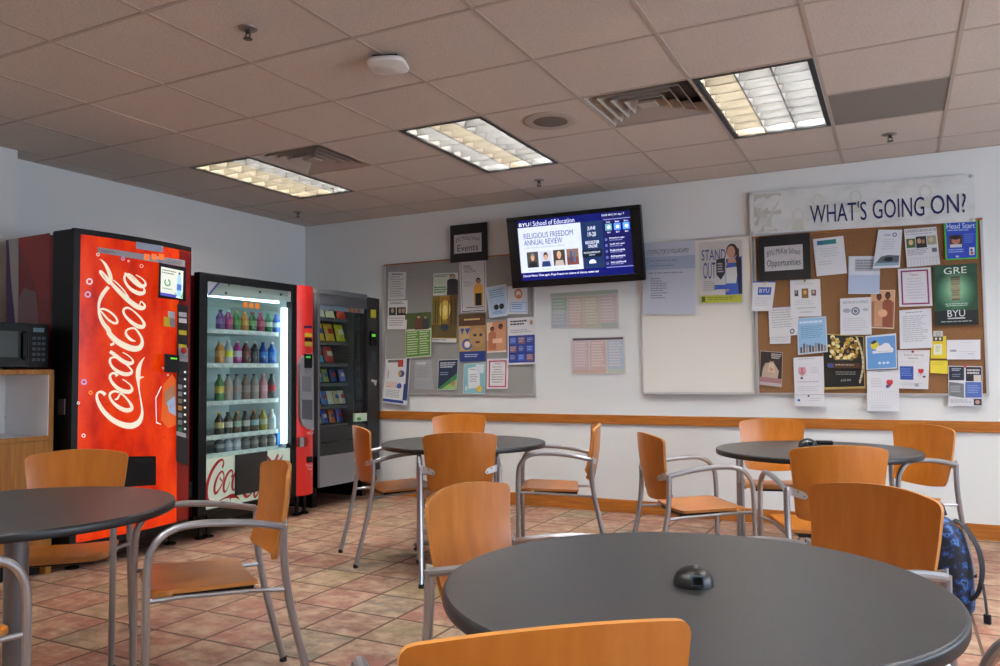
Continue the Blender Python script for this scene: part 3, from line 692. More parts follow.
# --- whiteboard posters
Wb = lambda *p: V2((630, 230), 3.917, p)
def f(p):
    p.rect(0, 0, 1, 1, '#b4bac8'); p.text('LOOKING FOR SCHOLARSHIPS?', .08, .1, .88, .16, '#34384a'); p.lines(.08, .17, .6, .19, 1, GY1); p.rect(0, .2, 1, .38, '#98a4bc'); p.lines(.15, .25, .85, .28, 1, '#6a7898'); p.lines(.15, .32, .6, .35, 1, '#6a7898'); p.lines(.12, .42, .8, .46, 1, '#7a84a0')
    p.lines(.16, .5, .48, .8, 9, '#6a7288', .35, .5)
paper('poster', 'pale blue scholarships text poster on the upper left of the whiteboard', 'poster', Wb((48, 52), (255, 40), (258, 330), (50, 330)), '#b8bdc9', f, y=-.0125, curl=.01, layer=1)
def f(p):
    p.rect(.03, .02, .97, .98, '#bdbcb8')
    p.poly([(.62, .3), (.98, .26), (.98, .85), (.6, .86)], '#3a5ab0').poly([(.62, .44), (.9, .42), (.84, .68), (.62, .68)], '#c8c8c8').poly([(.84, .26), (.97, .3), (.97, .85), (.9, .85)], '#23263a')
    p.ell(.76, .17, .13, .11, '#3a281e').ell(.74, .19, .095, .095, '#c09078').poly([(.68, .28), (.82, .28), (.86, .36), (.66, .36)], '#c09078').rect(.86, .14, .92, .4, '#3a281e').ell(.6, .38, .05, .03, '#c09078').ell(.64, .78, .05, .025, '#c09078').rect(.35, .7, .72, .77, '#3a5ab0')
    p.text('STAND', .06, .14, .62, .31, '#2a4488', italic=.05).text('OUT', .1, .34, .38, .6, '#2a4488').poly([(.4, .3), (.6, .28), (.6, .52), (.5, .62), (.4, .54)], '#2a2a34'); p.lines(.43, .36, .57, .52, 4, '#b0b0b8', .5); p.lines(.1, .64, .4, .8, 5, '#88888c'); p.rect(.03, .86, .97, .98, '#b0b03c').rect(.06, .88, .14, .96, '#4a5a30'); p.lines(.2, .89, .9, .95, 2, '#6a7a30')
paper('poster', 'poster lettered STAND OUT with a woman in blue on the upper right of the whiteboard', 'poster', Wb((270, 45), (440, 36), (445, 288), (272, 292)), '#c4c4c2', f, y=-.0125, curl=.004)
# --- cork board, left part
def f(p): p.rect(.12, .06, .75, .18, '#2a7a80').rect(.14, .07, .3, .17, '#3a6090'); p.lines(.15, .28, .85, .55, 4, LT, .3, .4, True); p.lines(.1, .62, .6, .75, 2, LT)
paper('notice', 'white notice with a teal header beside the Opportunities sign', 'notice', B((452, 95), (655, 72), (680, 322), (478, 342)), '#d2d6da', f, group=GB)
def f(p): p.rect(0, 0, 1, .04, BL).rect(.25, .2, .85, .46, '#2f55a8').text('BYU', .32, .25, .76, .38, '#d8dce8'); p.lines(.12, .55, .85, .85, 5, LT)
paper('notice', 'small white notice with a blue block hanging over the left edge of the cork board', 'notice', B((52, 375), (205, 375), (180, 572), (45, 575)), '#d4d4d6', f, group=GB, layer=3, curl=.02)
def f(p):
    p.rect(.14, .28, .27, .44, '#3a3a40').ell(.2, .33, .03, .04, '#b09080').rect(.38, .24, .6, .5, '#7a5a20').ell(.49, .34, .06, .06, '#d0a060').rect(.7, .28, .85, .44, '#5a4a40').ell(.77, .34, .04, .05, '#c0a090'); p.lines(.2, .1, .8, .16, 1, LT); p.lines(.15, .56, .85, .7, 3, LT); p.lines(.2, .76, .85, .79, 1, K); p.lines(.3, .87, .75, .9, 1, K)
paper('notice', 'white notice with three small portraits in a row below the Opportunities sign', 'notice', B((300, 368), (500, 360), (510, 608), (305, 613)), '#d2d2d4', f, group=GB, layer=2)
def f(p): p.rect(.2, .08, 1, .4, '#a4a8b0'); p.lines(.25, .1, .95, .38, 4, '#7a8090', .5); p.rect(0, .5, 1, .98, '#a8b8d0')
paper('notice', 'pale blue sheet with a grey text box in the middle of the cork board', 'notice', [(848.6, 256.3), (880.4, 256), (879.5, 294), (848.3, 293.8)], '#c4ccd8', f, group=GB)
def f(p):
    p.text('BACHELOR of SCIENCE', .1, .08, .9, .15, '#6a6e80'); p.ell(.22, .34, .13, .06, '#9aa0ac').ring(.5, .36, .14, .11, .35, '#6a7080').ell(.5, .36, .06, .05, '#6a7080').ell(.82, .33, .1, .04, '#a8aab0'); p.lines(.1, .55, .9, .92, 6, LT)
paper('notice', 'white notice with a row of grey round seals in the centre of the cork board', 'notice', [(840, 298.6), (871, 297), (871.7, 334.6), (840.5, 335)], '#cdced2', f, group=GB, layer=2)
paper('notice', 'small white calendar strip under the portraits notice at the left of the cork board', 'notice', [(770, 333), (790.6, 333), (790.6, 343.5), (770, 344)], '#cdcdce', lambda p: p.lines(.05, .2, .95, .9, 4, LT, .4, .1), group=GB)
def f(p): p.lines(.1, .08, .85, .75, 8, '#a4a4a8', .35); p.ring(.82, .86, .08, .09, .4, K); p.rect(.0, .0, 1, .05, '#bcc4d4')
paper('notice', 'white text notice with a round black seal tucked behind the portraits notice', 'notice', [(768.4, 308), (800, 306), (797, 335), (769.5, 337)], '#cfcfcf', f, group=GB, layer=1)
def f(p):
    p.rect(.03, .03, .97, .98, '#8fb4d4'); p.lines(.08, .1, .92, .17, 1, '#c8d8e8', .9); p.lines(.12, .24, .88, .6, 7, '#5f88b0'); p.rect(.03, .84, .97, .98, '#b8bcc4')
    for i in range(9): p.rect(.08+.1*i, .8-.03*((i*7) % 4), .15+.1*i, .96, ('#4a4a58', '#6a5a58', '#8a8a90')[i % 3])
paper('flyer', 'light blue flyer with a city skyline along its foot on the cork board', 'flyer', B2((288, 100), (450, 90), (460, 288), (295, 305)), '#c2ced8', f, group=GB, layer=1)
def f(p):
    p.rect(.02, .02, .98, .98, '#2a1e1c').poly([(.25, .35), (.6, .3), (.85, .55), (.8, .78), (.1, .78), (.15, .5)], '#b09a84').ell(.52, .26, .09, .08, '#b88a70').ell(.52, .22, .11, .07, '#1e1614').poly([(.42, .33), (.62, .33), (.68, .6), (.36, .6)], '#c4b09a').ell(.52, .52, .1, .05, '#b88a70').rect(.02, .76, .98, .9, '#a07074').rect(.02, .9, .98, .98, '#b8a8a8'); p.lines(.5, .06, .95, .22, 3, '#b8b0a8', .6)
paper('flyer', 'small dark flyer of a woman in a pale gown on the cork board', 'flyer', B2((85, 280), (210, 290), (205, 485), (78, 470)), '#a89890', f, group=GB, curl=.02)
def f(p):
    p.rect(.01, .02, .98, .96, '#191411'); R = random.Random(3)
    for i in range(60):
        u, v = .15+.68*R.random(), .06+.38*R.random(); p.ell(u, v, .03+.03*R.random(), .025+.025*R.random(), R.choice(('#c09a38', '#dcc478', '#8a6420', '#e8d8a0')), 7)
    for i in range(10):
        a = i/9; p.poly([(.8+.14*sin(a*2.6), .02+.8*a), (.85+.14*sin(a*2.6), .02+.8*a), (.85+.14*sin((a+.1)*2.6), .1+.8*a), (.8+.14*sin((a+.1)*2.6), .1+.8*a)], '#c8b890')
    p.text('GOOD FOOD', .3, .43, .72, .47, '#dcc478'); p.rect(.1, .52, .9, .62, '#4a2c14').ell(.18, .57, .08, .035, '#3a50a0'); p.lines(.3, .55, .85, .59, 1, '#b8a890'); p.rect(.22, .64, .86, .94, '#0c0b0c'); p.lines(.28, .68, .8, .76, 2, '#88847c', .4, .2, True); p.text('6:00 PM', .42, .82, .66, .86, '#b0aca0')
paper('poster', 'black poster with a heap of golden popcorn and curved strands on the cork board', 'poster', B2((428, 185), (660, 200), (668, 490), (440, 497)), '#b8a058', f, group=GB, layer=1)
def f(p):
    p.lines(.15, .03, .85, .06, 1, GY1); p.ell(.28, .29, .13, .085, '#b86a78').ell(.2, .27, .05, .07, '#c8909a').ell(.36, .27, .05, .07, '#c8909a').poly([(.2, .35), (.36, .35), (.3, .4), (.26, .4)], '#c8a0a4').rect(.22, .41, .3, .45, K)
    p.lines(.55, .22, .85, .35, 3, LT); p.lines(.1, .5, .85, .53, 1, '#9a6070'); p.lines(.12, .6, .85, .72, 3, LT); p.rect(0, .765, 1, .775, '#a0a0a4').ell(.14, .88, .05, .025, BL); p.lines(.5, .84, .92, .92, 2, LT)
paper('notice', 'long white notice with a pink balloon hanging below the bottom edge of the cork board', 'notice', B2((268, 320), (435, 312), (442, 588), (280, 588)), '#d2d2d6', f, group=GB, layer=2, curl=.025)
# --- cork board, right part
def f(p):
    p.text('CONNECT', .26, .11, .56, .16, NV).ring(.7, .13, .09, .055, .4, '#3a5a9a'); p.lines(.2, .25, .8, .55, 5, LT, .3, .4, True); p.poly([(.08, .86), (.25, .7), (.5, .66), (.95, .68), (.95, .86)], '#5a646c').ell(.55, .77, .18, .06, '#20242a').rect(.04, .86, .96, .94, '#8aa4b4')
paper('notice', 'white notice with a blue round logo, first in the top row right of centre', 'notice', C((122, 98), (282, 98), (265, 350), (85, 358)), '#d2d6dc', f, group=GB, layer=1, curl=.02)
def f(p):
    p.text('UNDERGRADUATE', .04, .03, .98, .1, '#26382e'); p.lines(.05, .14, .9, .18, 1, GY1); p.rect(.04, .26, .32, .5, '#4a6a3a').ell(.18, .36, .07, .07, '#d0b090').rect(.34, .22, .66, .52, '#2a2a2c').ell(.44, .34, .06, .07, '#c09878').ell(.56, .36, .05, .06, '#a07858').rect(.68, .22, .96, .46, '#9aa080').ell(.8, .33, .08, .06, '#c8b098'); p.lines(.05, .55, .7, .72, 4, GY1); p.rect(.8, .55, .95, .66, '#6a6e78')
    for i in range(10): p.rect(.04+.095*i, .8, .046+.095*i, .99, '#8a8e96')
    p.rect(.04, .79, .98, .795, '#8a8e96')
paper('notice', 'white tear-off notice with a row of photos in the top row of the cork board', 'notice', C((293, 95), (508, 78), (533, 330), (313, 350)), '#d0d2d8', f, group=GB, layer=1)
def f(p):
    p.rect(.05, .03, .95, .97, '#2848b8'); p.text('Head Start', .08, .05, .92, .19, '#d0e0f0'); p.lines(.1, .22, .9, .28, 1, '#a8c0e8'); p.rect(.14, .36, .54, .68, '#4a3430').ell(.34, .5, .13, .1, '#b8765c').ell(.34, .42, .14, .06, '#241a18').rect(.16, .6, .52, .68, '#c8c8d0'); p.lines(.6, .34, .9, .6, 5, '#6a88d8'); p.lines(.1, .73, .62, .84, 2, '#a8c0e8'); p.rect(.74, .7, .9, .9, '#d0d4dc').rect(.78, .74, .84, .8, NV).ell(.82, .85, .05, .04, '#c05040').rect(.32, .9, .42, .94, '#c0c8e0')
paper('flyer', 'blue Head Start flyer with a lime green edge on the cork board', 'flyer', C((557, 45), (783, 38), (785, 290), (570, 302)), '#48b838', f, group=GB, layer=2)
def f(p):
    p.rect(.08, .05, .92, .95, '#8a2c5c').rect(.13, .09, .87, .91, '#d0ced4'); p.text('Tutors', .36, .14, .62, .2, '#a04048'); p.lines(.22, .26, .78, .84, 8, LT, .4, .4, True)
paper('notice', 'white notice with a plum border left of the green GRE poster', 'notice', C((252, 360), (470, 348), (483, 605), (262, 612)), '#cfd0d6', f, group=GB, layer=1)
def f(p):
    p.rect(.0, .0, 1, 1, '#1c4430')
    for i in range(14):
        k = i/13; p.ell(.5, .44-.04*k, .47*(1-.62*k), .36*(1-.6*k), '#%02x%02x%02x' % (int(30+100*k), int(74+108*k), int(52+92*k)), 28)
    p.rect(0, 0, 1, .14, '#234e38').rect(0, .76, 1, 1, '#121a18')
    p.text('GRE', .24, .04, .76, .15, '#d8e4dc')
    R = random.Random(5)
    for i in range(11):
        w_ = .085+.03*R.random(); p.rect(.5-w_, .19+.037*i, .5+w_, .222+.037*i, R.choice(('#6a5a48', '#8a7a60', '#4a4238', '#a09070')))
    p.lines(.25, .64, .78, .7, 2, '#c0d0c4', .4, .2, True); p.text('BYU', .3, .75, .7, .86, '#d8dce0'); p.rect(.3, .875, .7, .895, '#c0c8c8'); p.lines(.15, .93, .85, .97, 1, '#a0a8a8')
paper('poster', 'green poster lettered GRE with a stack of books on the cork board', 'poster', [(933.2, 266.5), (977, 263), (978.6, 324.5), (934.8, 326)], '#20503a', f, group=GB, layer=1)
def f(p):
    p.rect(.02, .02, .97, .97, '#9a6444').rect(.02, .02, .97, .3, '#c89a74').person(.34, .1, .85, .4, '#6a3c28', '#2a1610', '#b88a68').person(.7, .06, .9, .42, '#5a3222', '#1c100c', '#8a4c34').ell(.5, .6, .2, .1, '#d0a080')
paper('flyer', 'small brown photo flyer of two people in the middle of the cork board', 'flyer', [(871, 290), (895.3, 290), (894, 329), (871, 328)], '#c8b8a4', f, group=GB)
def f(p): p.lines(.2, .06, .8, .12, 1, GY1); p.lines(.1, .16, .9, .85, 13, '#a4a6ae', .4, .3); p.rect(.92, .0, 1, .95, '#8a5a9a') if False else None
paper('notice', 'plain white text letter under the plum-bordered notice', 'notice', C2((218, 58), (395, 45), (403, 265), (222, 272)), '#cdced4', f, group=GB, layer=1)
def f(p):
    p.rect(.05, .05, .97, .97, '#5f90c8').ell(.3, .3, .14, .12, '#d8c838').poly([(.15, .22), (.3, .14), (.38, .2), (.24, .26)], '#2a2a30').ell(.5, .42, .16, .11, '#dcdce0').ell(.66, .38, .16, .13, '#dcdce0').ell(.78, .45, .12, .08, '#dcdce0').rect(.22, .46, .88, .53, '#dcdce0').lines(.3, .48, .82, .51, 1, '#8a9ab0'); p.ell(.44, .82, .05, .035, '#c8d8ec').ell(.58, .82, .05, .035, '#c8d8ec').ell(.7, .82, .05, .035, '#c8d8ec')
paper('flyer', 'sky blue flyer with a sun and white cloud on the cork board', 'flyer', C2((30, 200), (200, 185), (207, 380), (35, 388)), '#c8d0dc', f, group=GB, layer=2)
def f(p):
    p.lines(.35, .02, .85, .06, 1, GY1); p.lines(.12, .2, .5, .44, 4, LT); p.ell(.68, .3, .07, .06, '#c03038').ell(.76, .3, .06, .06, '#c03038').poly([(.62, .32), (.82, .32), (.7, .44)], '#a02838').rect(.6, .36, .68, .44, '#2a4a80')
    for i in range(11): p.rect(.06+.085*i, .54, .065+.085*i, .82, '#a8acb4')
    p.rect(.05, .53, .93, .535, '#a8acb4'); p.lines(.1, .86, .9, .96, 2, '#c0c0c6')
paper('notice', 'white tear-off sheet with a red heart hanging below the bottom edge of the cork board', 'notice', C2((38, 392), (215, 386), (217, 615), (42, 615)), '#d0d1d6', f, group=GB, layer=1, curl=.03)
def f(p):
    p.text('Science Tutoring', .2, .1, .8, .16, '#5a3a44').text('Network', .34, .18, .64, .23, '#5a3a44'); p.lines(.1, .3, .9, .34, 1, LT); p.rect(.06, .42, .5, .77, '#28489a'); p.lines(.1, .48, .46, .7, 4, '#6a88c8'); p.ell(.7, .53, .055, .05, '#c83038').ell(.78, .53, .055, .05, '#c83038').poly([(.65, .55), (.83, .55), (.74, .64)], '#c83038').ell(.85, .68, .05, .03, K); p.lines(.62, .6, .95, .7, 2, LT); p.rect(.55, .85, .68, .94, '#8a8a92'); p.lines(.1, .85, .9, .93, 2, LT)
paper('notice', 'white notice with a blue square beside a red heart on the cork board', 'notice', C2((208, 278), (388, 278), (378, 495), (215, 490)), '#d0cfd2', f, group=GB, layer=0, curl=.02)
def f(p): p.rect(.18, .35, .72, .82, '#d8d8c0'); p.lines(.28, .42, .64, .72, 4, GY1)
paper('note', 'yellow note with a white card on it beside the plain white letter', 'note', C2((395, 205), (478, 200), (482, 325), (392, 325)), '#d2bc2c', f, group=GB)
paper('note', 'smaller plain yellow note below the other yellow note', 'note', C2((390, 336), (487, 336), (487, 410), (390, 405)), '#d4c030', lambda p: p.lines(.1, .15, .8, .4, 2, '#b8a428'), group=GB, curl=.02)
def f(p): p.rect(0, .55, 1, 1, '#3a3a30').ell(.3, .78, .12, .14, '#c8c8b0').ell(.72, .78, .12, .14, '#c8c8b0').ring(.5, .3, .25, .22, .4, '#8a8a90')
paper('note', 'small grey and black paper scrap above the yellow note', 'note', C2((408, 172), (460, 172), (460, 228), (405, 228)), '#b4b4b0', f, group=GB)
def f(p): p.lines(.4, .12, .85, .18, 1, LT); p.lines(.1, .5, .3, .62, 1, '#7a8098', .9); p.rect(.32, .6, .9, .61, '#7a8098'); p.rect(.1, .8, .9, .81, '#b0b4bc'); p.lines(.62, .7, .85, .76, 1, '#5a60a0')
paper('notice', 'blank-looking white form lying sideways under the green GRE poster', 'notice', C2((482, 222), (668, 220), (668, 330), (482, 330)), '#cfd0d6', f, group=GB)
def f(p):
    p.rect(.02, .02, .47, .36, '#1e2430').rect(.52, .02, .98, .38, '#26242a').rect(.75, .22, .96, .38, '#c8c0b8').poly([(.02, .4), (.46, .44), (.46, .8), (.02, .74)], '#6a6c70').rect(.5, .4, .98, .79, '#4a62a8').rect(.74, .82, .97, .98, '#2a262e').ell(.85, .9, .07, .05, '#a88878')
    p.lines(.1, .06, .38, .14, 2, '#a8b0c0', .6); p.lines(.56, .08, .94, .22, 2, '#c0c0c4', .6); p.lines(.06, .5, .42, .68, 4, '#b0b2b6'); p.lines(.56, .48, .92, .7, 4, '#8aa0d0'); p.lines(.06, .84, .68, .94, 2, GY1); p.lines(.12, .2, .4, .3, 2, '#8090a8')
paper('flyer', 'flyer of dark and blue blocks at the bottom right corner of the cork board', 'flyer', C2((490, 365), (678, 368), (680, 588), (490, 588)), '#cacbd0', f, group=GB, layer=1, curl=.02)
# push pins
for px, py, c, lab in ((765.1, 282.6, '#d0b820', 'yellow push pin holding the small blue block notice'), (804.5, 280.8, '#7a8a30', 'olive push pin at the top of the portraits notice'),
                       (912.8, 351.6, '#b02838', 'red push pin holding the notice with the red heart'), (965.2, 366.6, '#c03040', 'red push pin on the flyer of dark and blue blocks'), (808.6, 396, '#555560', 'grey push pin at the foot of the pink balloon notice')):
    q = on_wall(px, py, -.05); o = MB().lathe([(.008, 0), (.009, -.002), (.005, -.006), (.0075, -.013), (.0, -.0135)], mat(c, .3), n=14, axis='y', cap=False).lathe([(.0008, .03), (.0008, 0)], M_STEEL, n=6, axis='y').build('push_pin', loc=(q.x, -.036, q.z)); tag(o, lab, 'push pin', 'push pins on the cork board')
# --- banner
cr = V2((745, 165), 4.167, [(18, 115), (955, 38), (960, 235), (22, 290)]); Y = -.036
c = [on_wall(px, py, Y) for px, py in cr]; cx = (c[0].x+c[1].x)/2; cz = (c[0].z+c[2].z)/2
def PB(u, v, l=0.):
    q = (c[0]*(1-u)+c[1]*u)*(1-v)+(c[3]*(1-u)+c[2]*u)*v
    return (q.x-cx, -.006*sin(pi*u)*sin(pi*v)-l, q.z-cz)
root = empty('banner', (cx, Y, cz), "long pale banner lettered WHAT'S GOING ON? above the cork board", 'banner')
g = G('banner_vinyl'); n = g.noise(g.scaled(g.obj(), (1, 1, 2)), 5, 5, .6)
g.put(g.b.inputs['Base Color'], g.ramp(n, [(.3, '#c0c4c0'), (.5, '#d0d4d4'), (.7, '#d6dada')])); g.b.inputs['Roughness'].default_value = .4
MB().slab(lambda u, v, s: PB(u, 1-v, .0006 if s == 0 else -.0006), 16, 4, g.m).build('sheet', root, smooth=60)
p = Print(PB, MB())
p.rect(.02, .06, .155, .95, '#b4b8b0', 4, 2)
for k in range(3): p.poly([(.03+.02*k, .35+.1*k), (.06+.02*k, .75), (.065+.02*k, .75), (.04+.02*k, .33+.1*k)], '#c2c6be'); p.poly([(.14-.02*k, .25+.1*k), (.065+.015*k, .85), (.075+.015*k, .85), (.145-.018*k, .3+.1*k)], '#c2c6be')
p.mb.build('faint_pattern', root, smooth=0)
for u, v in ((.235, .62), (.33, .32), (.5, .3), (.8, .3)):
    p = Print(PB); p.ring(u, v, .028, .17, .35, '#c6cac4').poly([(u-.035, v+.35), (u+.03, v+.35), (u+.02, v+.12), (u-.02, v+.12)], '#c4c8be'); p.mb.build('faint_figure', root, smooth=0)
p = Print(lambda u, v, l=0: PB(u, v, l+.003)); p.text("WHAT'S", .292, .40, .548, .83, '#16205c'); p.text('GOING', .575, .40, .795, .82, '#16205c'); p.text('ON?', .822, .39, .965, .80, '#16205c'); p.mb.build('lettering', root, smooth=0)
q = MB()
for u, v in ((.012, .04), (.988, .04), (.012, .96), (.988, .96)):
    a = PB(u, v, .002); q.lathe([(.012, a[1]+.0), (.012, a[1]-.003), (.006, a[1]-.004)], M_ALU, (a[0], 0, a[2]), 14, 'y')
q.build('grommet', root); MB().box((-.7, .002, .05), (.7, .034, .09), M_WHITE).box((-.7, .002, -.13), (.7, .034, -.10), M_WHITE).build('batten', root, smooth=0)
# --- television
root = empty('television', (-2.669, -.2, 2.182), 'flat television tilted down on the back wall between the boards', 'television')
def rot(yaw, tilt, roll): return Matrix.Rotation(yaw, 4, 'Z') @ Matrix.Rotation(tilt, 4, 'X') @ Matrix.Rotation(roll, 4, 'Y')
root.rotation_euler = rot(.036, .181, -.005).to_euler()
MB().box((-.582, 0, -.3025), (.582, .05, .3025), M_BLACK).build('housing', root, smooth=0, bevel=.006)
q = MB(); bw = .055
q.box((-.582, -.012, .3025-.035), (.582, .002, .3025), M_BLACKG).box((-.582, -.012, -.3025), (.582, .002, -.3025+.06), M_BLACKG)
q.box((-.582, -.012, -.2425), (-.582+.095, .002, .2675), M_BLACKG).box((.582-.085, -.012, -.2425), (.582, .002, .2675), M_BLACKG)
q.build('bezel', root, smooth=0, bevel=.003)
SX0, SX1, SZ0, SZ1 = -.487, .497, -.2425, .2675
def PS(u, v, l=0.): return (SX0+(SX1-SX0)*u, -.002-l, SZ1-(SZ1-SZ0)*v)
EM = .6
q = MB(); q.grid(lambda u, v: PS(u, 1-v), 1, 1, mat('#0c1670', .2, 0, .32)); sc = q.build('screen', root, smooth=0)
p = Print(PS)
p.rect(0, .12, .57, .87, '#c8d2ea', em=.5).rect(.57, .12, .76, .87, '#15305e', em=.4).rect(.76, .0, 1, .87, '#0e1260', em=.32).rect(.77, .11, 1, .12, '#8a90d0', em=.6).rect(.77, .87, 1, .88, '#8a90d0', em=.6)
p.text('BYU', .015, .045, .11, .1, '#e4e8f4', em=EM).rect(.125, .035, .128, .1, '#c0c8e8', em=EM).text('School of Education', .145, .03, .52, .105, '#c8d2f0', em=EM); p.text('10:09 AM | Fri Apr 7', .76, .03, .95, .07, '#e0e4f4', em=EM)
p.text('RELIGIOUS FREEDOM', .05, .22, .5, .31, '#3a4460', em=.3).text('ANNUAL REVIEW', .05, .33, .4, .42, '#3a4460', em=.3); p.text('JUNE 19-20 BYU CONFERENCE CENTER', .05, .45, .42, .48, '#8a94ac', em=.4)
for i, (bg, sh) in enumerate((('#4a4844', '#20242e'), ('#c8ccd4', '#243a70'), ('#4a3c30', '#c0b8b0'), ('#8a6a50', '#3a4a70'))):
    u = .065+.122*i; p.rect(u, .53, u+.105, .79, bg, em=.4); p.mb.add([], [], mat(sh, .5))
    if i < 3: p.poly([(u+.01, .79), (u+.095, .79), (u+.085, .7), (u+.02, .7)], sh, em=.4).ell(u+.052, .61, .02, .06, ('#8a8078', '#3a2a20', '#c8b8a0')[i], em=.4).ell(u+.052, .635, .016, .045, '#c89a80', em=.5)
    else: p.rect(u, .66, u+.105, .79, '#7a4434', em=.4).rect(u+.03, .56, u+.045, .75, '#30508a', em=.4).rect(u+.06, .56, u+.075, .75, '#5070a8', em=.4)
    p.text(('Elder Hunt', 'Ms. Craig', 'Dr. Lund', 'Panel')[i], u+.01, .82, u+.09, .84, '#8a94ac', em=.4)
p.text('JUNE', .63, .2, .7, .27, '#e0e8f4', em=EM).text('19-20', .63, .29, .7, .36, '#e0e8f4', em=EM); p.text('REGISTER', .605, .43, .725, .48, '#e0e8f4', em=EM).text('ONLINE', .625, .49, .705, .54, '#e0e8f4', em=EM); p.rect(.57, .57, .74, .69, '#0a1830', em=.3).text('RELIGIOUSFREEDOM', .585, .6, .725, .63, '#c0cce0', em=.7).text('EVENTS', .63, .645, .68, .665, '#c0cce0', em=.7); p.ell(.655, .78, .03, .05, '#d8e0ec', em=.8).rect(.62, .79, .69, .83, '#15305e', em=.6)
for i, (d, c_) in enumerate((('Today', '#5a8a94'), ('Sat', '#4a7ae8'), ('Sun', '#4a80f0'))):
    u = .785+.075*i; p.text(d, u+.01, .145, u+.045, .17, '#e0e4f4', em=.8).rect(u, .185, u+.055, .29, c_, em=.8).ell(u+.03, .24, .014, .025, '#d8e4f4', em=.9).text('61', u+.015, .31, u+.04, .335, '#e0e4f4', em=.8)
for i in range(5):
    y = .4+.095*i; p.text(('Devotional today', 'Study hall open', 'Finals schedule', 'Advisement', 'Lost and found')[i], .815, y, .94, y+.03, '#dce0f4', em=.8); p.text('See front desk for details', .815, y+.035, .92, y+.055, '#a0a8d8', em=.7)
    p.ring(.785, y+.03, .01, .02, .4, '#7a84d0', em=.6)
p.text('Church News: Wise again: Pope Francis on culture of silence, water aid', .02, .905, .7, .95, '#d8dcf0', em=.8)
p.mb.build('picture', sc, smooth=0)
q = MB(); q.box((-.2, .05, -.12), (.2, .075, .12), M_BLACK).box((-.05, .07, -.05), (.05, .155, .05), M_BLACK); q.build('wall_mount', root, smooth=0)

# ------------------------------------------------------------------ red vending machine
XF = -4.70
def feet(root, xs, ys, h, k=0):
    for x in xs:
        for y in ys: MB().lathe([(.04, 0), (.04, .012), (.016, .02), (.016, h)], M_BLACKG, (x, y, 0), 16).build('foot', root)
Y0, Y1, Z0, Z1 = -3.215, -2.335, .13, 2.060; yc, hw = (Y0+Y1)/2, (Y1-Y0)/2
def bulge(y): return .045*(1-((y-yc)/hw)**2)
root = empty('vending_machine', (XF-.35, yc, 0), 'tall red drinks vending machine with white script lettering beside the microwave', 'vending machine'); OX, OY = XF-.35, yc
def loc(x, y, z): return (x-OX, y-OY, z)
MB().box(loc(-5.40, Y0+.01, Z0), loc(-4.925, Y1-.01, Z1-.03), mat('#8a1410', .35)).build('cabinet', root, smooth=0, bevel=.008)
MB().box(loc(-5.395, Y0+.015, Z1-.03), loc(-4.926, Y1-.015, Z1-.022), M_BLACK).build('top_panel', root, smooth=0)
q = MB()
q.box(loc(-4.925, Y0, Z0), loc(XF-.03, Y1, Z1), M_BLACK); db = q.build('door', root, smooth=0, bevel=.012)
def face(px, py, off):
    x = XF+.02
    for _ in range(6): v = on_x(px, py, x); x = XF-.012+bulge(v.y)+off
    v = on_x(px, py, x); return loc(v.x, v.y, v.z)
def facez(y, z, off): return loc(XF-.012+bulge(y)+off, y, z)
# curved black surround with the lit panel set in it
MB().slab(lambda u, v, s: (lambda y, z: facez(y, z, 0) if s == 0 else loc(XF-.04, y, z))(Y0+(Y1-Y0)*u, Z0+(Z1-Z0)*v), 20, 2, M_BLACK).build('door_frame', root, smooth=50)
ya, yb = Y0+.035, Y1-.012
MB().grid(lambda u, v: facez(ya+(yb-ya)*u, Z0+.04+(Z1-.035-Z0-.04)*v, .0015), 24, 30, M_REDFRONT).build('front_panel', root, smooth=60)
MB().grid(lambda u, v: facez(yb-.115+.115*u, Z0+.04+(Z1-.04-Z0-.04)*v, .0022), 6, 4, mat('#7c0c08', .3)).build('side_strip', root, smooth=60)
def ribbon(mb, pts, mt, fn, off, sub=5):     # pts: (x, y, width) in picture units; fn(x, y, off) -> 3D
    P = smooth_path([(x, y, w) for x, y, w in pts], sub); vs = []
    for i, q in enumerate(P):
        t = P[min(i+1, len(P)-1)]-P[max(i-1, 0)]; t.z = 0
        if t.length < 1e-6: t = Vector((1, 0, 0))
        t.normalize(); n = Vector((-t.y, t.x)); w = max(q.z, .5)/2
        vs += [fn(q.x+n.x*w, q.y+n.y*w, off), fn(q.x-n.x*w, q.y-n.y*w, off)]
    mb.add(vs, [(2*i, 2*i+1, 2*i+3, 2*i+2) for i in range(len(P)-1)], mt)
def s1(*pts): return [(75+x/6.34, 330+y/6.34, w/6.34) for x, y, w in pts]
def s2(*pts): return [(75+x/6.656, 235+y/6.656, w/6.656) for x, y, w in pts]
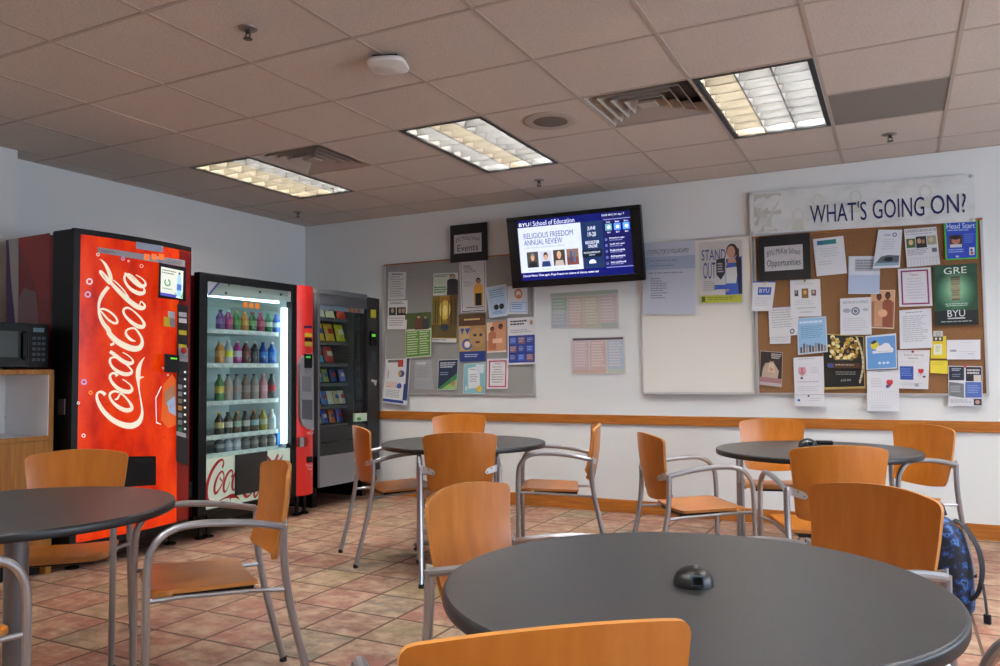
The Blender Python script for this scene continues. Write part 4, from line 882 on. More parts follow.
SCRIPT = [
 s1((192, 412, 22), (178, 398, 20), (160, 392, 16), (142, 402, 14), (139, 430, 18), (155, 475, 24), (190, 525, 28), (240, 570, 32), (300, 600, 36), (355, 608, 38), (398, 590, 34), (420, 555, 24), (426, 510, 14), (418, 450, 9), (408, 390, 9), (402, 340, 16), (400, 300, 28), (402, 255, 30), (412, 220, 22), (428, 190, 10), (442, 172, 2)),
 s1((396, 305, 10), (415, 302, 14), (437, 296, 3)),
 s1((282, 398, 10), (255, 388, 14), (228, 398, 16), (220, 420, 16), (238, 455, 18), (275, 488, 24), (318, 508, 28), (352, 505, 26), (360, 485, 20), (340, 450, 14), (312, 418, 12), (285, 398, 10)),
 s1((252, 440, 8), (268, 436, 12), (280, 415, 10), (290, 400, 8)),
 s1((268, 292, 22), (258, 278, 16), (238, 274, 14), (222, 290, 16), (228, 320, 18), (258, 358, 22), (300, 385, 26), (340, 392, 26), (362, 378, 18), (352, 350, 10), (322, 325, 8), (300, 312, 7)),
 s1((245, 172, 12), (226, 180, 14), (222, 205, 16), (240, 238, 18), (275, 265, 24), (315, 280, 26), (350, 276, 22), (360, 258, 14), (340, 232, 10), (300, 200, 10), (265, 178, 10), (245, 172, 12)),
 s1((222, 135, 22), (255, 160, 24), (300, 195, 26), (340, 212, 26), (366, 205, 18), (362, 185, 9), (335, 160, 8), (302, 142, 6)),
 s1((224, 96, 14), (248, 84, 18)),
 s2((222, 345, 24), (200, 372, 26), (178, 405, 26), (162, 445, 20), (158, 490, 16), (166, 540, 22), (190, 590, 28), (222, 632, 32)) + s1((220, 25, 32), (262, 68, 36), (315, 100, 38), (365, 118, 38), (405, 115, 34), (424, 90, 24), (424, 55, 16), (405, 20, 14), (385, -5, 12), (365, -12, 12), (335, -4, 12), (322, 15, 14), (332, 40, 18), (356, 62, 18), (385, 72, 4)),
 s2((162, 500, 12), (185, 492, 14), (222, 505, 14), (260, 535, 14), (280, 565, 14), (278, 585, 16), (255, 585, 16), (220, 562, 14), (188, 525, 12), (166, 500, 10)),
 s2((382, 500, 10), (355, 485, 14), (330, 490, 16), (322, 512, 16), (340, 545, 18), (378, 582, 24), (420, 608, 28), (452, 610, 26), (460, 590, 20), (440, 556, 14), (408, 522, 12), (382, 500, 10)),
 s2((165, 160, 3), (190, 180, 14), (212, 215, 22), (232, 262, 26), (240, 300, 20), (232, 325, 12), (205, 300, 12), (180, 270, 12), (168, 250, 14), (172, 240, 14), (200, 268, 16), (240, 318, 22), (290, 372, 28), (345, 425, 32), (395, 465, 34), (435, 485, 32), (460, 482, 22), (462, 462, 12), (440, 440, 8)),
 s2((255, 300, 8), (290, 330, 9), (330, 375, 10), (365, 430, 10)),
 s2((350, 258, 12), (332, 270, 14), (330, 298, 16), (348, 335, 18), (382, 368, 24), (425, 388, 28), (455, 385, 24), (462, 365, 14), (445, 335, 10), (410, 300, 10), (375, 268, 10), (350, 258, 12)),
 s2((330, 252, 12), (362, 280, 22), (400, 315, 26), (440, 340, 28), (466, 335, 20), (466, 312, 10), (440, 285, 8), (405, 265, 6)),
 s2((392, 482, 8), (420, 480, 8), (440, 440, 8)),
]
M_SCRIPT = mat('#e4dcc4', .4, 0, .25)
q = MB()
for i, st in enumerate(SCRIPT): ribbon(q, st, M_SCRIPT, face, .0035+.0002*i)
q.build('lettering', root, smooth=0)['label'] = 'white flowing script'
def fq(pts, off, mt, nu=6, nv=1, mb=None):
    (a, b, c_, d) = [Vector((x, y, 0)) for x, y in pts]
    def fn(u, v):
        w_ = (d*(1-u)+c_*u)*(1-v)+(a*(1-u)+b*u)*v; return face(w_.x, w_.y, off)
    return (mb or MB()).grid(fn, nu, nv, mt)
fq([(97.7, 247), (185, 260.5), (185, 267), (97.7, 252.5)], .004, mat('#a6a6aa', .5), 10).build('header_strip', root)
q = MB()
for x in (146.8, 154.2, 161.4): fq([(x-2.6, 253.6), (x+2.6, 254.4), (x+2.6, 260), (x-2.6, 259.2)], .005, mat('#e2622a', .4, 0, .5), 2, 1, q)
q.build('price_badge', root)
P1 = lambda u, v, l=0: face(98+ (185-98)*u, 247+13.5*u+6*v, .005+l)
pr = Print(P1); pr.text('topick', .04, .15, .2, .85, '#5a5a60').text('COLD', .8, .2, .96, .8, '#6a6a70'); pr.mb.build('header_print', root, smooth=0)
# bubbles and picture details
q = MB()
for x, y, r_, c_ in ((89.5, 281.5, 3.4, '#e8d8d8'), (87.8, 294.5, 3.2, '#c0b0d8'), (123, 258.5, 1.9, '#88b0e0'), (128.5, 261, 1, '#f0f0e0'), (141.5, 266, 2, '#e0a088'), (98, 254.5, 1.8, '#f0e8d8'), (84, 382, 3, '#b8a8e0'), (90.6, 392.5, 2, '#f09a30'), (78.4, 403, 1.5, '#f4f0e8'), (83.6, 435.5, 2, '#f4f0e8'), (163, 368, 1, '#f4f0e8'), (168, 375, 1, '#f4f0e8')):
    n_ = 16; vs = [face(x+r_*cos(2*pi*i/n_), y+r_*sin(2*pi*i/n_), .004) for i in range(n_)]+[face(x+r_*.55*cos(2*pi*i/n_), y+r_*.55*sin(2*pi*i/n_), .004) for i in range(n_)]
    MB().add(vs, [(i, (i+1) % n_, n_+(i+1) % n_, n_+i) for i in range(n_)], mat(c_, .4, 0, .2)).build('bubble_graphic', root, smooth=0)
q = MB()
def fpoly(pts, off, c_, em=.4): q.add([face(x, y, off) for x, y in pts], [tuple(range(len(pts)))], mat(c_, .4, 0, em))
fpoly([(163, 385), (172, 374), (176, 380), (176, 425), (168, 428), (161, 420)], .0045, '#c8541a', .3); fpoly([(165, 392), (174, 384), (176, 400), (170, 410), (165, 404)], .005, '#a07458', .2); fpoly([(167, 402), (175, 396), (176, 416), (169, 412)], .0053, '#8496b0', .3)
q.build('hand_picture', root, smooth=0)
q = MB(); fpoly([(155.4, 398), (161, 386), (161.6, 387), (156.2, 398.5), (156.8, 422), (161, 424), (161, 424.8), (156.2, 423)], .0056, '#f0d8d0'); q.build('arrow_outline', root, smooth=0)
fq([(136, 241.6), (163, 246), (163, 252.5), (136, 248.6)], .003, mat('#868ea0', .4, 0, .1), 6).build('ice_picture', root, smooth=0)
# display
q = MB()
def solid(pts, o0, o1, mt, mb):
    a = [face(x, y, o0) for x, y in pts]; b = [face(x, y, o1) for x, y in pts]; n_ = len(pts)
    mb.add(a+b, [tuple(range(n_, 2*n_))]+[(i, (i+1) % n_, n_+(i+1) % n_, n_+i) for i in range(n_)], mt)
solid([(159, 262.5), (186, 267.8), (185.8, 301), (158, 297.7)], 0, .025, M_BLACKG, q); dsp = q.build('display', root, smooth=0)
PD = lambda u, v, l=0: face(161.2+(183.4-161.2)*u-.8*v, 266.5+4.6*u+(28.6)*v-.8*u*v, .0262+l)
pr = Print(PD); pr.rect(0, 0, 1, 1, '#d0d4c8', em=.35).rect(0, .9, .7, 1, '#3a3a90', em=.6).lines(.05, .08, .7, .26, 2, '#7a8070', .4)
pr.ring(.3, .52, .15, .13, .4, '#4a8a58', em=.4).rect(.24, .38, .3, .46, '#dde0d4', em=.9).lines(.08, .72, .62, .8, 1, '#7aa080')
pr.poly([(.74, .35), (.76, .2), (.8, .14), (.86, .14), (.89, .2), (.92, .35), (.93, .95), (.72, .95)], '#8ab0cc', em=.5).rect(.73, .5, .93, .72, '#3060a8', em=.5).rect(.79, .08, .87, .15, '#202428').poly([(.7, .98), (.64, .8), (.74, .9)], '#4a9a48', em=.4).poly([(.9, .98), (.99, .75), (.99, .98)], '#4a9a48', em=.4)
pr.mb.build('picture', dsp, smooth=0)
q = MB(); solid([(177.2, 304), (188.4, 306), (188, 466), (176, 461)], .003, .016, mat('#17171a', .4), q); sp = q.build('selection_panel', root, smooth=0)
q = MB()
for y, c_ in ((312, '#b0b0b4'), (318, '#c8c8cc'), (330, '#b8a820'), (344, '#b8a820')):
    q = MB(); solid([(178.8, y), (186.6, y+.8), (186.6, y+5.4), (178.8, y+4.4)], .016, .018, mat(c_, .5), q); q.build('sticker', root, smooth=0)
q = MB(); solid([(168, 311), (175, 312), (175, 321), (168, 320)], .002, .004, mat('#c0c0c2', .5), q); solid([(163.6, 316.5), (175, 318.5), (175, 327.5), (163.6, 326)], .004, .006, mat('#c0a81c', .5), q); solid([(170, 318), (175, 319), (175, 327.5), (170, 326.5)], .006, .007, mat('#8a8a8c', .5), q); q.build('notice_label', root, smooth=0)
q = MB(); solid([(178.5, 347), (188, 348), (188, 362), (178.5, 361)], .016, .026, mat('#a8a8aa', .35, .5), q); q.build('coin_slot', root, smooth=0)
a = face(183.6, 350.6, .028); MB().lathe([(.022, 0), (.02, .008), (.0, .011)], mat('#b81c18', .3), a, 16, 'x', False).build('return_button', root)
q = MB(); solid([(164.3, 353.6), (179.4, 355.4), (179.4, 373), (164.3, 372)], .003, .055, M_BLACKG, q); bv = q.build('bill_acceptor', root, smooth=0)
q = MB(); solid([(170.5, 357.3), (177, 358), (177, 359.6), (170.5, 359)], .055, .057, mat('#58a020', .4, 0, .6), q); q.build('bill_light', bv, smooth=0)
for i, c_ in enumerate(('#303034', '#303034', '#8a8a90', '#8a8a90', '#7a7468', '#c08020', '#7a7a80', '#808a84', '#2a6a44')):
    y = 370+7.1*i
    q = MB(); solid([(178, y), (182.2, y+.6), (182.2, y+5.2), (178, y+4.6)], .016, .019, mat(c_, .4), q); b_ = q.build('selection_button', root, smooth=0)
    q = MB(); solid([(184, y+1), (186, y+1.2), (186, y+3.2), (184, y+3)], .016, .020, mat('#d8d8d8', .4, 0, .3), q); q.build('button_dot', b_, smooth=0)
q = MB(); solid([(176.5, 431), (186, 433.6), (186, 438), (176.5, 435)], .016, .018, mat('#a8a8aa', .5), q); q.build('price_label', root, smooth=0)
q = MB(); solid([(122.5, 456.5), (156, 456), (156, 485), (122.5, 487.5)], .003, .018, M_BLACK, q); dd = q.build('delivery_door', root, smooth=0)
q = MB(); solid([(124.5, 459), (154, 458.5), (154, 463), (124.5, 463.6)], .018, .024, M_BLACKG, q); q.build('flap_handle', dd, smooth=0)
# printed side panel and door lock
def sidep(px, py, y): v = on_wall(px, py, y); return loc(v.x, v.y, v.z)
q = MB(); ys = Y0+.0085
def spoly(pts, y, c_): q.add([sidep(px, py, y) for px, py in pts], [tuple(range(len(pts)))], mat(c_, .35))
spoly([(6, 240), (50, 233), (50, 420), (6, 420)], ys, '#7c1612'); spoly([(17, 238.6), (50, 233.5), (50, 300), (40, 300), (30, 270)], ys-.0005, '#8e1a14'); spoly([(7.5, 240), (18.5, 238), (18.4, 300), (20, 330), (16, 330), (11, 280)], ys-.001, '#a8a0a0')
spoly([(6, 240.2), (8.5, 239.8), (11, 280), (15, 330), (8, 330), (6, 290)], ys-.0015, '#3a1850'); spoly([(18, 300), (24, 288), (36, 292), (39, 330), (18, 330)], ys-.0018, '#7a5a5c')
q.build('side_graphic', root, smooth=0)
q = MB(); a, b = sidep(58.5, 399, Y0-.001), sidep(65, 415, Y0-.001); q.box((a[0], a[1]-.004, b[2]), (b[0], a[1]+.002, a[2]), M_STEEL_D); q.build('lock_plate', root, smooth=0, bevel=.001)
feet(root, (-.63, .25), (Y0-OY+.08, Y1-OY-.08), Z0)

# ------------------------------------------------------------------ glass-front drinks machine
Y0, Y1, Z0, Z1 = -2.268, -1.058, .165, 1.895; yc = (Y0+Y1)/2; GX0, GX1 = -2.195, -1.318; GZ0, GZ1 = .205, 1.835
root = empty('vending_machine', (-5.05, yc, 0), 'glass-front drinks vending machine full of bottles with a red control column', 'vending machine'); OX, OY = -5.05, yc
MR = mat('#8c0f0c', .35)
q = MB(); xb = -5.48
q.box(loc(xb, Y0+.01, Z0), loc(-4.76, Y0+.035, Z1-.02), MR).box(loc(xb, Y1-.035, Z0), loc(-4.76, Y1-.01, Z1-.02), MR).box(loc(xb, Y0+.035, Z0), loc(xb+.03, Y1-.035, Z1-.02), MR)
q.box(loc(xb+.03, Y0+.035, Z1-.05), loc(-4.76, Y1-.035, Z1-.02), M_BLACK).box(loc(xb+.03, Y0+.035, Z0), loc(-4.76, Y1-.035, Z0+.04), M_BLACK).build('cabinet', root, smooth=0)
ML = mat('#dce6e4', .5); q = MB()
q.box(loc(xb+.03, Y0+.035, .56), loc(xb+.06, -1.27, Z1-.05), ML).box(loc(xb+.06, Y0+.035, .56), loc(-4.78, Y0+.06, Z1-.05), ML).box(loc(xb+.06, -1.29, .56), loc(-4.78, -1.27, Z1-.05), ML).box(loc(xb+.06, Y0+.06, Z1-.075), loc(-4.78, -1.29, Z1-.05), ML).box(loc(xb+.06, Y0+.06, .54), loc(-4.80, -1.29, .56), ML)
q.build('liner', root, smooth=0)
q = MB(); xa = -4.76
q.box(loc(xa, Y0, Z0), loc(XF, GX0, Z1), M_BLACK).box(loc(xa, GX1, Z0), loc(XF, -1.258, Z1), M_BLACK).box(loc(xa, GX0, GZ1), loc(XF, GX1, Z1), M_BLACK).box(loc(xa, GX0, Z0), loc(XF, GX1, GZ0), M_BLACK)
q.build('door_frame', root, smooth=0, bevel=.004)
MB().box(loc(-4.722, GX0, .56), loc(-4.716, GX1, GZ1), M_GLASS).build('glass_pane', root, smooth=0)
MB().box(loc(-4.74, GX0, GZ0), loc(-4.715, GX1, .562), mat('#b4c4b4', .35, 0, .12)).build('lower_panel', root, smooth=0)
# red script on the lower panel: the same lettering laid on its side
def low(px, py, off):
    along = (430-py)/196.0*1.02; across = (px-95)/52.0*.34
    return loc(-4.7145+off, min(max(-2.20+along*.9, GX0+.002), GX1-.002), min(max(.555-across*1.02, GZ0+.002), .556))
q = MB()
for i, st in enumerate(SCRIPT): ribbon(q, st, mat('#a8181c', .4), low, .0005+.00015*i)
q.build('lettering', root, smooth=0)['label'] = 'red flowing script'
a, b = on_x(236, 455, XF), on_x(267, 489.5, XF)
MB().box(loc(-4.712, a.y, b.z), loc(-4.694, b.y, a.z), mat('#1c1e1e', .3)).build('delivery_door', root, smooth=0, bevel=.004)
# top gasket strip with fixings, corner sticker, labels
pan = lambda px, py, off=0: (lambda v: loc(v.x+off, v.y, v.z))(on_x(px, py, -4.714))
q = MB()
def pp(pts, c_, off=.0, em=0): q.add([pan(x, y, off) for x, y in pts], [tuple(range(len(pts)))], mat(c_, .4, 0, em))
pp([(208, 281.5), (292, 291.8), (292, 302), (208, 295)], '#93a59b', -.0005)
for x, y in ((229, 284.2), (243, 284.8), (257, 286.5), (226, 293), (260, 292), (281, 294.5)): pp([(x-1.2, y-1.2), (x+1.2, y-1), (x+1.2, y+1.4), (x-1.2, y+1.2)], '#28302c', .0003)
pp([(208, 278.5), (222, 279.5), (208, 296)], '#c0c0c8', .0008); pp([(220, 279.6), (222.6, 279.8), (208.2, 297), (208, 294)], '#4a5088', .001); pp([(288.2, 287), (292.4, 287.6), (292.2, 297), (288, 296.5)], '#c4c0b8', .001)
q.build('window_sticker', root, smooth=0)
q = MB(); pp([(216, 300), (283, 307), (283, 311.5), (216, 306)], '#a8b8b0', -.05)
for x in (250, 256, 262): pp([(x-2, 301.6+(x-250)*.1), (x+2, 302+(x-250)*.1), (x+2, 307.4+(x-250)*.1), (x-2, 307+(x-250)*.1)], '#e07020', -.048, .4)
q.build('header_strip', root, smooth=0)
q = MB(); q.box(loc(-4.765, -1.375, .60), loc(-4.74, -1.325, 1.70), mat('#dcf0ff', .5, 0, 2.0)); q.build('light_strip', root, smooth=0)
q = MB(); q.box(loc(-4.80, -2.16, 1.735), loc(-4.77, -1.39, 1.755), mat('#dcf0ff', .5, 0, 2.0)); q.build('top_light_strip', root, smooth=0)
# shelves from the picture's shelf lines
SHX = -4.93
shelf_px = [((213, 329), (277, 333)), ((213, 363), (277, 364.5)), ((213, 401.5), (277, 398.5)), ((213, 435.5), (277, 429.5)), ((213, 453), (284, 446))]
SHZ = []
for (a, b) in shelf_px:
    va, vb = on_x(*a, -4.79), on_x(*b, -4.79); SHZ.append((va.z+vb.z)/2)
for z in SHZ:
    sh = MB().box(loc(-5.41, Y0+.07, z-.014), loc(-4.79, -1.385, z), mat('#b8c4c6', .4, .2)).build('shelf', root, smooth=0)
    MB().box(loc(-4.79, Y0+.07, z-.03), loc(-4.78, -1.385, z+.004), mat('#d0d8da', .4)).build('shelf_edge', sh, smooth=0)
    q = MB()
    for k in range(8): q.box(loc(-4.7795, -2.17+.098*k, z-.026), loc(-4.776, -2.12+.098*k, z-.008), mat('#e4e4e4', .5))
    q.build('price_tag', sh, smooth=0)
# red control column
q = MB(); ca, cb_ = -1.258, Y1
def colx(u): return XF+.03*sin(pi*min(max(u, 0), 1))
q.slab(lambda u, v, s: (loc(colx(u), ca+(cb_-ca)*u, Z0+(Z1-Z0)*v) if s == 0 else loc(-4.76, ca+(cb_-ca)*u, Z0+(Z1-Z0)*v)), 12, 2, mat('#b8201a', .3, 0, .12)); q.build('control_column', root, smooth=50)
cf = lambda px, py, off=0: (lambda v: loc(v.x, v.y, v.z))(on_x(px, py, XF+.032+off))
def cbox(name, pts, o, mt, par=root):
    q = MB(); a = [cf(x, y, 0) for x, y in pts]; b = [cf(x, y, o) for x, y in pts]; n_ = len(pts); a = [(x-.03, y, z) for x, y, z in a]
    q.add(a+b, [tuple(range(n_, 2*n_))]+[(i, (i+1) % n_, n_+(i+1) % n_, n_+i) for i in range(n_)], mt); return q.build(name, par, smooth=0)
kp = cbox('payment_panel', [(300, 364), (302, 357), (307, 353.5), (313.4, 354), (314, 430), (307.5, 429), (302.5, 425), (300.6, 418)], .003, mat('#8c8c90', .4, .2))
cbox('name_plate', [(305, 325.6), (312, 325.8), (312, 328.4), (305, 328)], .003, mat('#1c2050', .4))
cbox('yellow_label', [(305.4, 333), (312, 333.4), (312, 337), (305.4, 336.6)], .003, mat('#b8b020', .5)); cbox('yellow_label', [(305.4, 341.8), (312, 342.2), (312, 346.4), (305.4, 346)], .003, mat('#a8a030', .5)); cbox('black_label', [(305.4, 337.6), (312, 338), (312, 341.6), (305.4, 341)], .002, M_BLACK)
rd = cbox('card_reader', [(305, 354), (312.4, 354.4), (312.4, 368), (305, 368)], .014, M_BLACKG); cbox('reader_screen', [(306, 356), (310.5, 356.2), (310.5, 358), (306, 358)], .016, mat('#3a8a30', .4, 0, .5), rd)
cbox('coin_slot', [(306, 369.5), (311.5, 371), (311, 374.5), (306, 372)], .008, M_STEEL); cbox('keypad', [(302.5, 376), (311.5, 376.6), (311.5, 392), (302.5, 391.4)], .006, mat('#75757a', .4, .3)); cbox('coin_return', [(302, 399.5), (312.5, 400), (312.5, 420), (302, 419)], .004, mat('#4a4e54', .4, .2))
lk = cbox('lock_plate', [(300, 439), (303, 436.5), (307.5, 437.5), (308.6, 442), (307, 446.5), (302.5, 447.4), (300, 446)], .003, mat('#8c1410', .3)); cbox('lock_handle', [(300, 437.5), (304, 437.5), (304, 446.6), (300, 446.6)], .02, M_STEEL, lk)
cbox('bill_slot', [(307, 456.6), (312.5, 456.4), (312.5, 462.4), (307, 462.8)], .004, M_BLACK)
pc = Print(lambda u, v, l=0: cf(305.5+8*u, 464+6.5*v-.4*u, .001+l)); pc.text('Thank', .0, .0, .95, .42, '#d8d0cc').text('You', .2, .52, .75, .95, '#d8d0cc'); pc.mb.build('lettering', root, smooth=0)
pc = Print(lambda u, v, l=0: cf(307+7*u, 432+2.4*v-.3*u, .001+l)); pc.text('HELP', 0, 0, 1, 1, '#d8d0cc'); pc.mb.build('notice_print', root, smooth=0)
# side of the cabinet: the small blue and white sticker
q = MB(); sy = Y0+.0092
q.add([(lambda v: loc(v.x, v.y, v.z))(on_wall(x, y, sy)) for x, y in ((193.8, 281.5), (199, 281.5), (199, 303), (193.8, 303))], [(0, 1, 2, 3)], mat('#a4a8b8', .5)); q.add([(lambda v: loc(v.x, v.y, v.z))(on_wall(x, y, sy-.0004)) for x, y in ((193.8, 297), (199, 297), (199, 303), (193.8, 303))], [(0, 1, 2, 3)], mat('#3a88b8', .5)); q.build('side_sticker', root, smooth=0)
q = MB(); q.box(loc(-4.79, Y0+.006, .30), loc(-4.765, Y0+.012, .41), M_ALU); q.build('hinge_plate', root, smooth=0)
feet(root, (-.36, .30), (Y0-OY+.07, Y0-OY+.14, Y1-OY-.14, Y1-OY-.05), Z0)
q = MB().box(loc(-5.4, Y0+.05, .09), loc(-4.8, Y1-.05, Z0), M_BLACK).build('plinth', root, smooth=0)
VM2 = root
# bottles
def bottle(h, r, body, cap, wrap, clear=False):
    k = (h, r, body, cap, wrap)
    o = MB().lathe([(r*.86, 0), (r, .008), (r, h*.28), (r*.93, h*.42), (r, h*.56), (r*.92, h*.66), (r*.55, h*.80), (.0125, h*.90), (.0125, h*.94)], mat(body, .12, 0, 0, .7, 0, 30, .5), n=14).build('drink_bottle')
    MB().lathe([(.0155, h*.925), (.0155, h), (.012, h+.001)], mat(cap, .4), n=12).build('cap', o)
    MB().lathe([(r*1.015, h*.30), (r*.95, h*.42), (r*1.015, h*.56)], mat(wrap, .4), n=14, cap=False).build('wrapper', o)
    return o
ORD = ['first', 'second', 'third', 'fourth', 'fifth', 'sixth', 'seventh', 'eighth']
SHN = ['top', 'second', 'third', 'fourth', 'bottom']
ROWS = [
 [('#5a2a7a', '#3a2058', '#8a5aa0'), ('#a8306a', '#d8d8d8', '#c84a88'), ('#3a7a3a', '#c8b030', '#58a048'), ('#c87a20', '#c8b838', '#d8a040'), ('#2e6a34', '#a03028', '#88b070'), ('#a83058', '#c03050', '#c8607a'), ('#2a7a44', '#2a9a3a', '#c8d8c0'), ('#2a5ab0', '#3a70c8', '#c0d0e8')],
 [('#c8802a', '#d8d8d8', '#d8a048'), ('#b8bcc4', '#d8d8dc', '#c8c838'), ('#b02a88', '#d8d8d8', '#c8c0cc'), ('#5a2428', '#c0c0c4', '#7a3434'), ('#2e2c30', '#c8c8cc', '#4a4248'), ('#1e4a98', '#2a4a90', '#2a70c0'), ('#2a62b0', '#c8d8e8', '#3a80c8')],
 [('#3a7a3c', '#3a7a3a', '#c8b838'), ('#a0948c', '#3a3634', '#a88a7c'), ('#8a8c90', '#38383a', '#9a8078'), ('#7a5a54', '#403c3c', '#8a7a74'), ('#8a8280', '#38383a', '#a08c84'), ('#c88a90', '#d8b0b8', '#d8a0a8'), ('#5a5658', '#303034', '#b02028')],
 [('#4a3a30', '#c8b020', '#c8b87a'), ('#3a3434', '#28262a', '#b8b0a8'), ('#5a4a30', '#c88a20', '#9ab0a0'), ('#3c3634', '#2a282a', '#a8a4a0'), ('#4a3a2c', '#c87028', '#90b0b8'), ('#a89a40', '#c8a828', '#b8b890'), ('#c4c8cc', '#d0d4d8', '#b8c0c8')],
 [('#5a5a64', '#2a48b0', '#8a8a90'), ('#9aa0b4', '#2a48b8', '#b8bcc8'), ('#b0b4c0', '#2a50b8', '#c4c8d0'), ('#6a6664', '#54504e', '#7a7674'), ('#746e6a', '#55504e', '#8a8480'), ('#7a7672', '#5a5654', '#908a86'), ('#86807c', '#605c5a', '#9a9490')]]
CN = [['purple', 'magenta', 'green and yellow', 'orange', 'dark green', 'crimson', 'bright green', 'blue'], ['orange', 'clear', 'magenta', 'dark red', 'black', 'dark blue', 'bright blue'], ['green', 'beige', 'grey', 'brown', 'pale brown', 'pink', 'red-labelled'], ['yellow-capped brown', 'black', 'amber-capped', 'dark brown', 'orange-capped', 'yellow', 'white'], ['blue-capped grey', 'blue-capped pale', 'blue-capped white', 'grey-brown', 'brown-grey', 'smoky clear', 'pale smoky']]
TOPS = [312, 341.5, 374, 411, 437]
for r_, row in enumerate(ROWS):
    n_ = len(row)
    zt = on_x(245, TOPS[r_], -4.83).z; h = min(.25, zt-SHZ[r_]) if r_ < 4 else .115
    for i, (b_, c_, w_) in enumerate(row):
        px = (220+i*8.0) if n_ == 8 else (219.5+i*8.7)
        y = on_x(px, 380, -4.83).y
        o = bottle(h, .034 if n_ == 8 else .036, b_, c_, w_); o.location = (-4.83, y, SHZ[r_]+.0005)
        tag(o, '%s drink bottle, %s from left on the %s shelf of the glass-front machine' % (CN[r_][i], ORD[i], SHN[r_]), 'bottle', 'bottles in the glass-front machine')
o = MB().box((-.03, -.03, 0), (.03, .03, .11), mat('#2a78c0', .4)).build('drink_carton', smooth=0, bevel=.004, loc=(-4.83, on_x(277.5, 380, -4.83).y, SHZ[4]+.0005)); tag(o, 'small bright blue carton at the right end of the bottom bottle shelf', 'carton')

# ------------------------------------------------------------------ snack machine
XS = -4.75; Y0, Y1, Z0, Z1 = -.935, -.045, .185, 1.885; yc = (Y0+Y1)/2
root = empty('vending_machine', (-5.1, yc, 0), 'dark grey snack vending machine in the corner with bags on coils', 'vending machine'); OX, OY = -5.1, yc
MD = mat('#2c2c2f', .4); MG2 = mat('#6e6e72', .4, .3); xb = -5.55
wy0, wy1, wz0, wz1 = -.912, -.262, .47, 1.76
q = MB(); q.box(loc(xb, Y0+.005, Z0), loc(XS-.05, Y0+.03, Z1-.02), MD).box(loc(xb, Y1-.03, Z0), loc(XS-.05, Y1-.005, Z1-.02), MD).box(loc(xb, Y0+.03, Z0), loc(xb+.03, Y1-.03, Z1-.02), MD).box(loc(xb+.03, Y0+.03, Z1-.05), loc(XS-.05, Y1-.03, Z1-.02), MD).box(loc(xb+.03, Y0+.03, Z0), loc(XS-.05, Y1-.03, Z0+.03), MD).build('cabinet', root, smooth=0)
def sx(y): return XS+.03*(1-((y-yc)/((Y1-Y0)/2))**2)
q = MB()
def fr(y0, y1, z0, z1, mt, n_=8, o=0): q.slab(lambda u, v, s: (loc(sx(y0+(y1-y0)*u)+o, y0+(y1-y0)*u, z0+(z1-z0)*v) if s == 0 else loc(XS-.05, y0+(y1-y0)*u, z0+(z1-z0)*v)), n_, 1, mt)
fr(Y0, wy0, Z0, Z1-.02, mat('#5c5c60', .4, .2), 2); fr(wy0, wy1, wz1, Z1, mat('#48484c', .4)); fr(Y0, wy1, Z1-.03, Z1+.012, MG2, 10, .004); q.build('door_frame', root, smooth=40)
q = MB(); fr(wy1, Y1, Z0+.06, Z1-.01, mat('#1e1e21', .35), 6, .006); cp = q.build('control_column', root, smooth=40)
q = MB(); fr(Y0, wy1, Z0, wz0-.02, mat('#85858a', .45, .2), 10); q.build('lower_panel', root, smooth=40)
q = MB(); fr(wy0, wy1, wz0-.02, wz0+.22, mat('#161618', .3), 10, -.004); dl = q.build('delivery_door', root, smooth=40)
q = MB(); fr(wy0+.02, wy1-.02, wz0+.09, wz0+.10, M_BLACKG, 8, .006); q.build('flap_handle', dl, smooth=40)
q = MB(); q.slab(lambda u, v, s: loc(sx(wy0+(wy1-wy0)*u)-.02-.004*s, wy0+(wy1-wy0)*u, wz0+.22+(wz1-wz0-.22)*v), 8, 1, M_GLASS); q.build('glass_pane', root, smooth=40)
q = MB(); q.box(loc(xb+.03, Y0+.03, wz0+.2), loc(xb+.05, wy1+.02, wz1+.04), mat('#3a3c3e', .6)).box(loc(xb+.05, wy1-.045, wz0+.2), loc(XS-.1, wy1-.035, wz1+.03), mat('#4a4c50', .5)).box(loc(xb+.05, wy1+.0, wz0+.2), loc(XS-.06, wy1+.02, wz1+.03), mat('#3a3c3e', .5)).build('liner', root, smooth=0)
MB().box(loc(XS-.09, wy0+.01, wz1-.01), loc(XS-.06, wy1-.03, wz1+.01), mat('#e8f0ff', .5, 0, .8)).build('light_strip', root, smooth=0)
q = MB(); q.add([loc(XS-.012, y, z) for y, z in ((wy0+.0, wz1-.04), (wy1, wz1-.04), (wy1, wz1+.0), (wy0, wz1+.0))], [(0, 1, 2, 3)], mat('#8a98a8', .4)); 
for k in range(3): q.add([loc(XS-.011, y, z) for y, z in ((-.50+.065*k, wz1-.038), (-.45+.065*k, wz1-.038), (-.45+.065*k, wz1-.002), (-.50+.065*k, wz1-.002))], [(0, 1, 2, 3)], mat('#c85a24', .4))
q.build('header_strip', root, smooth=0)
ccf = lambda px, py, off=0: (lambda v: loc(v.x, v.y, v.z))(on_x(px, py, XS+.026+off))
def ccb(name, pts, o, mt, par=root):
    q = MB(); a = [ccf(x, y, 0) for x, y in pts]; b = [ccf(x, y, o) for x, y in pts]; n_ = len(pts); a = [(x-.03, y, z) for x, y, z in a]
    q.add(a+b, [tuple(range(n_, 2*n_))]+[(i, (i+1) % n_, n_+(i+1) % n_, n_+i) for i in range(n_)], mt); return q.build(name, par, smooth=0)
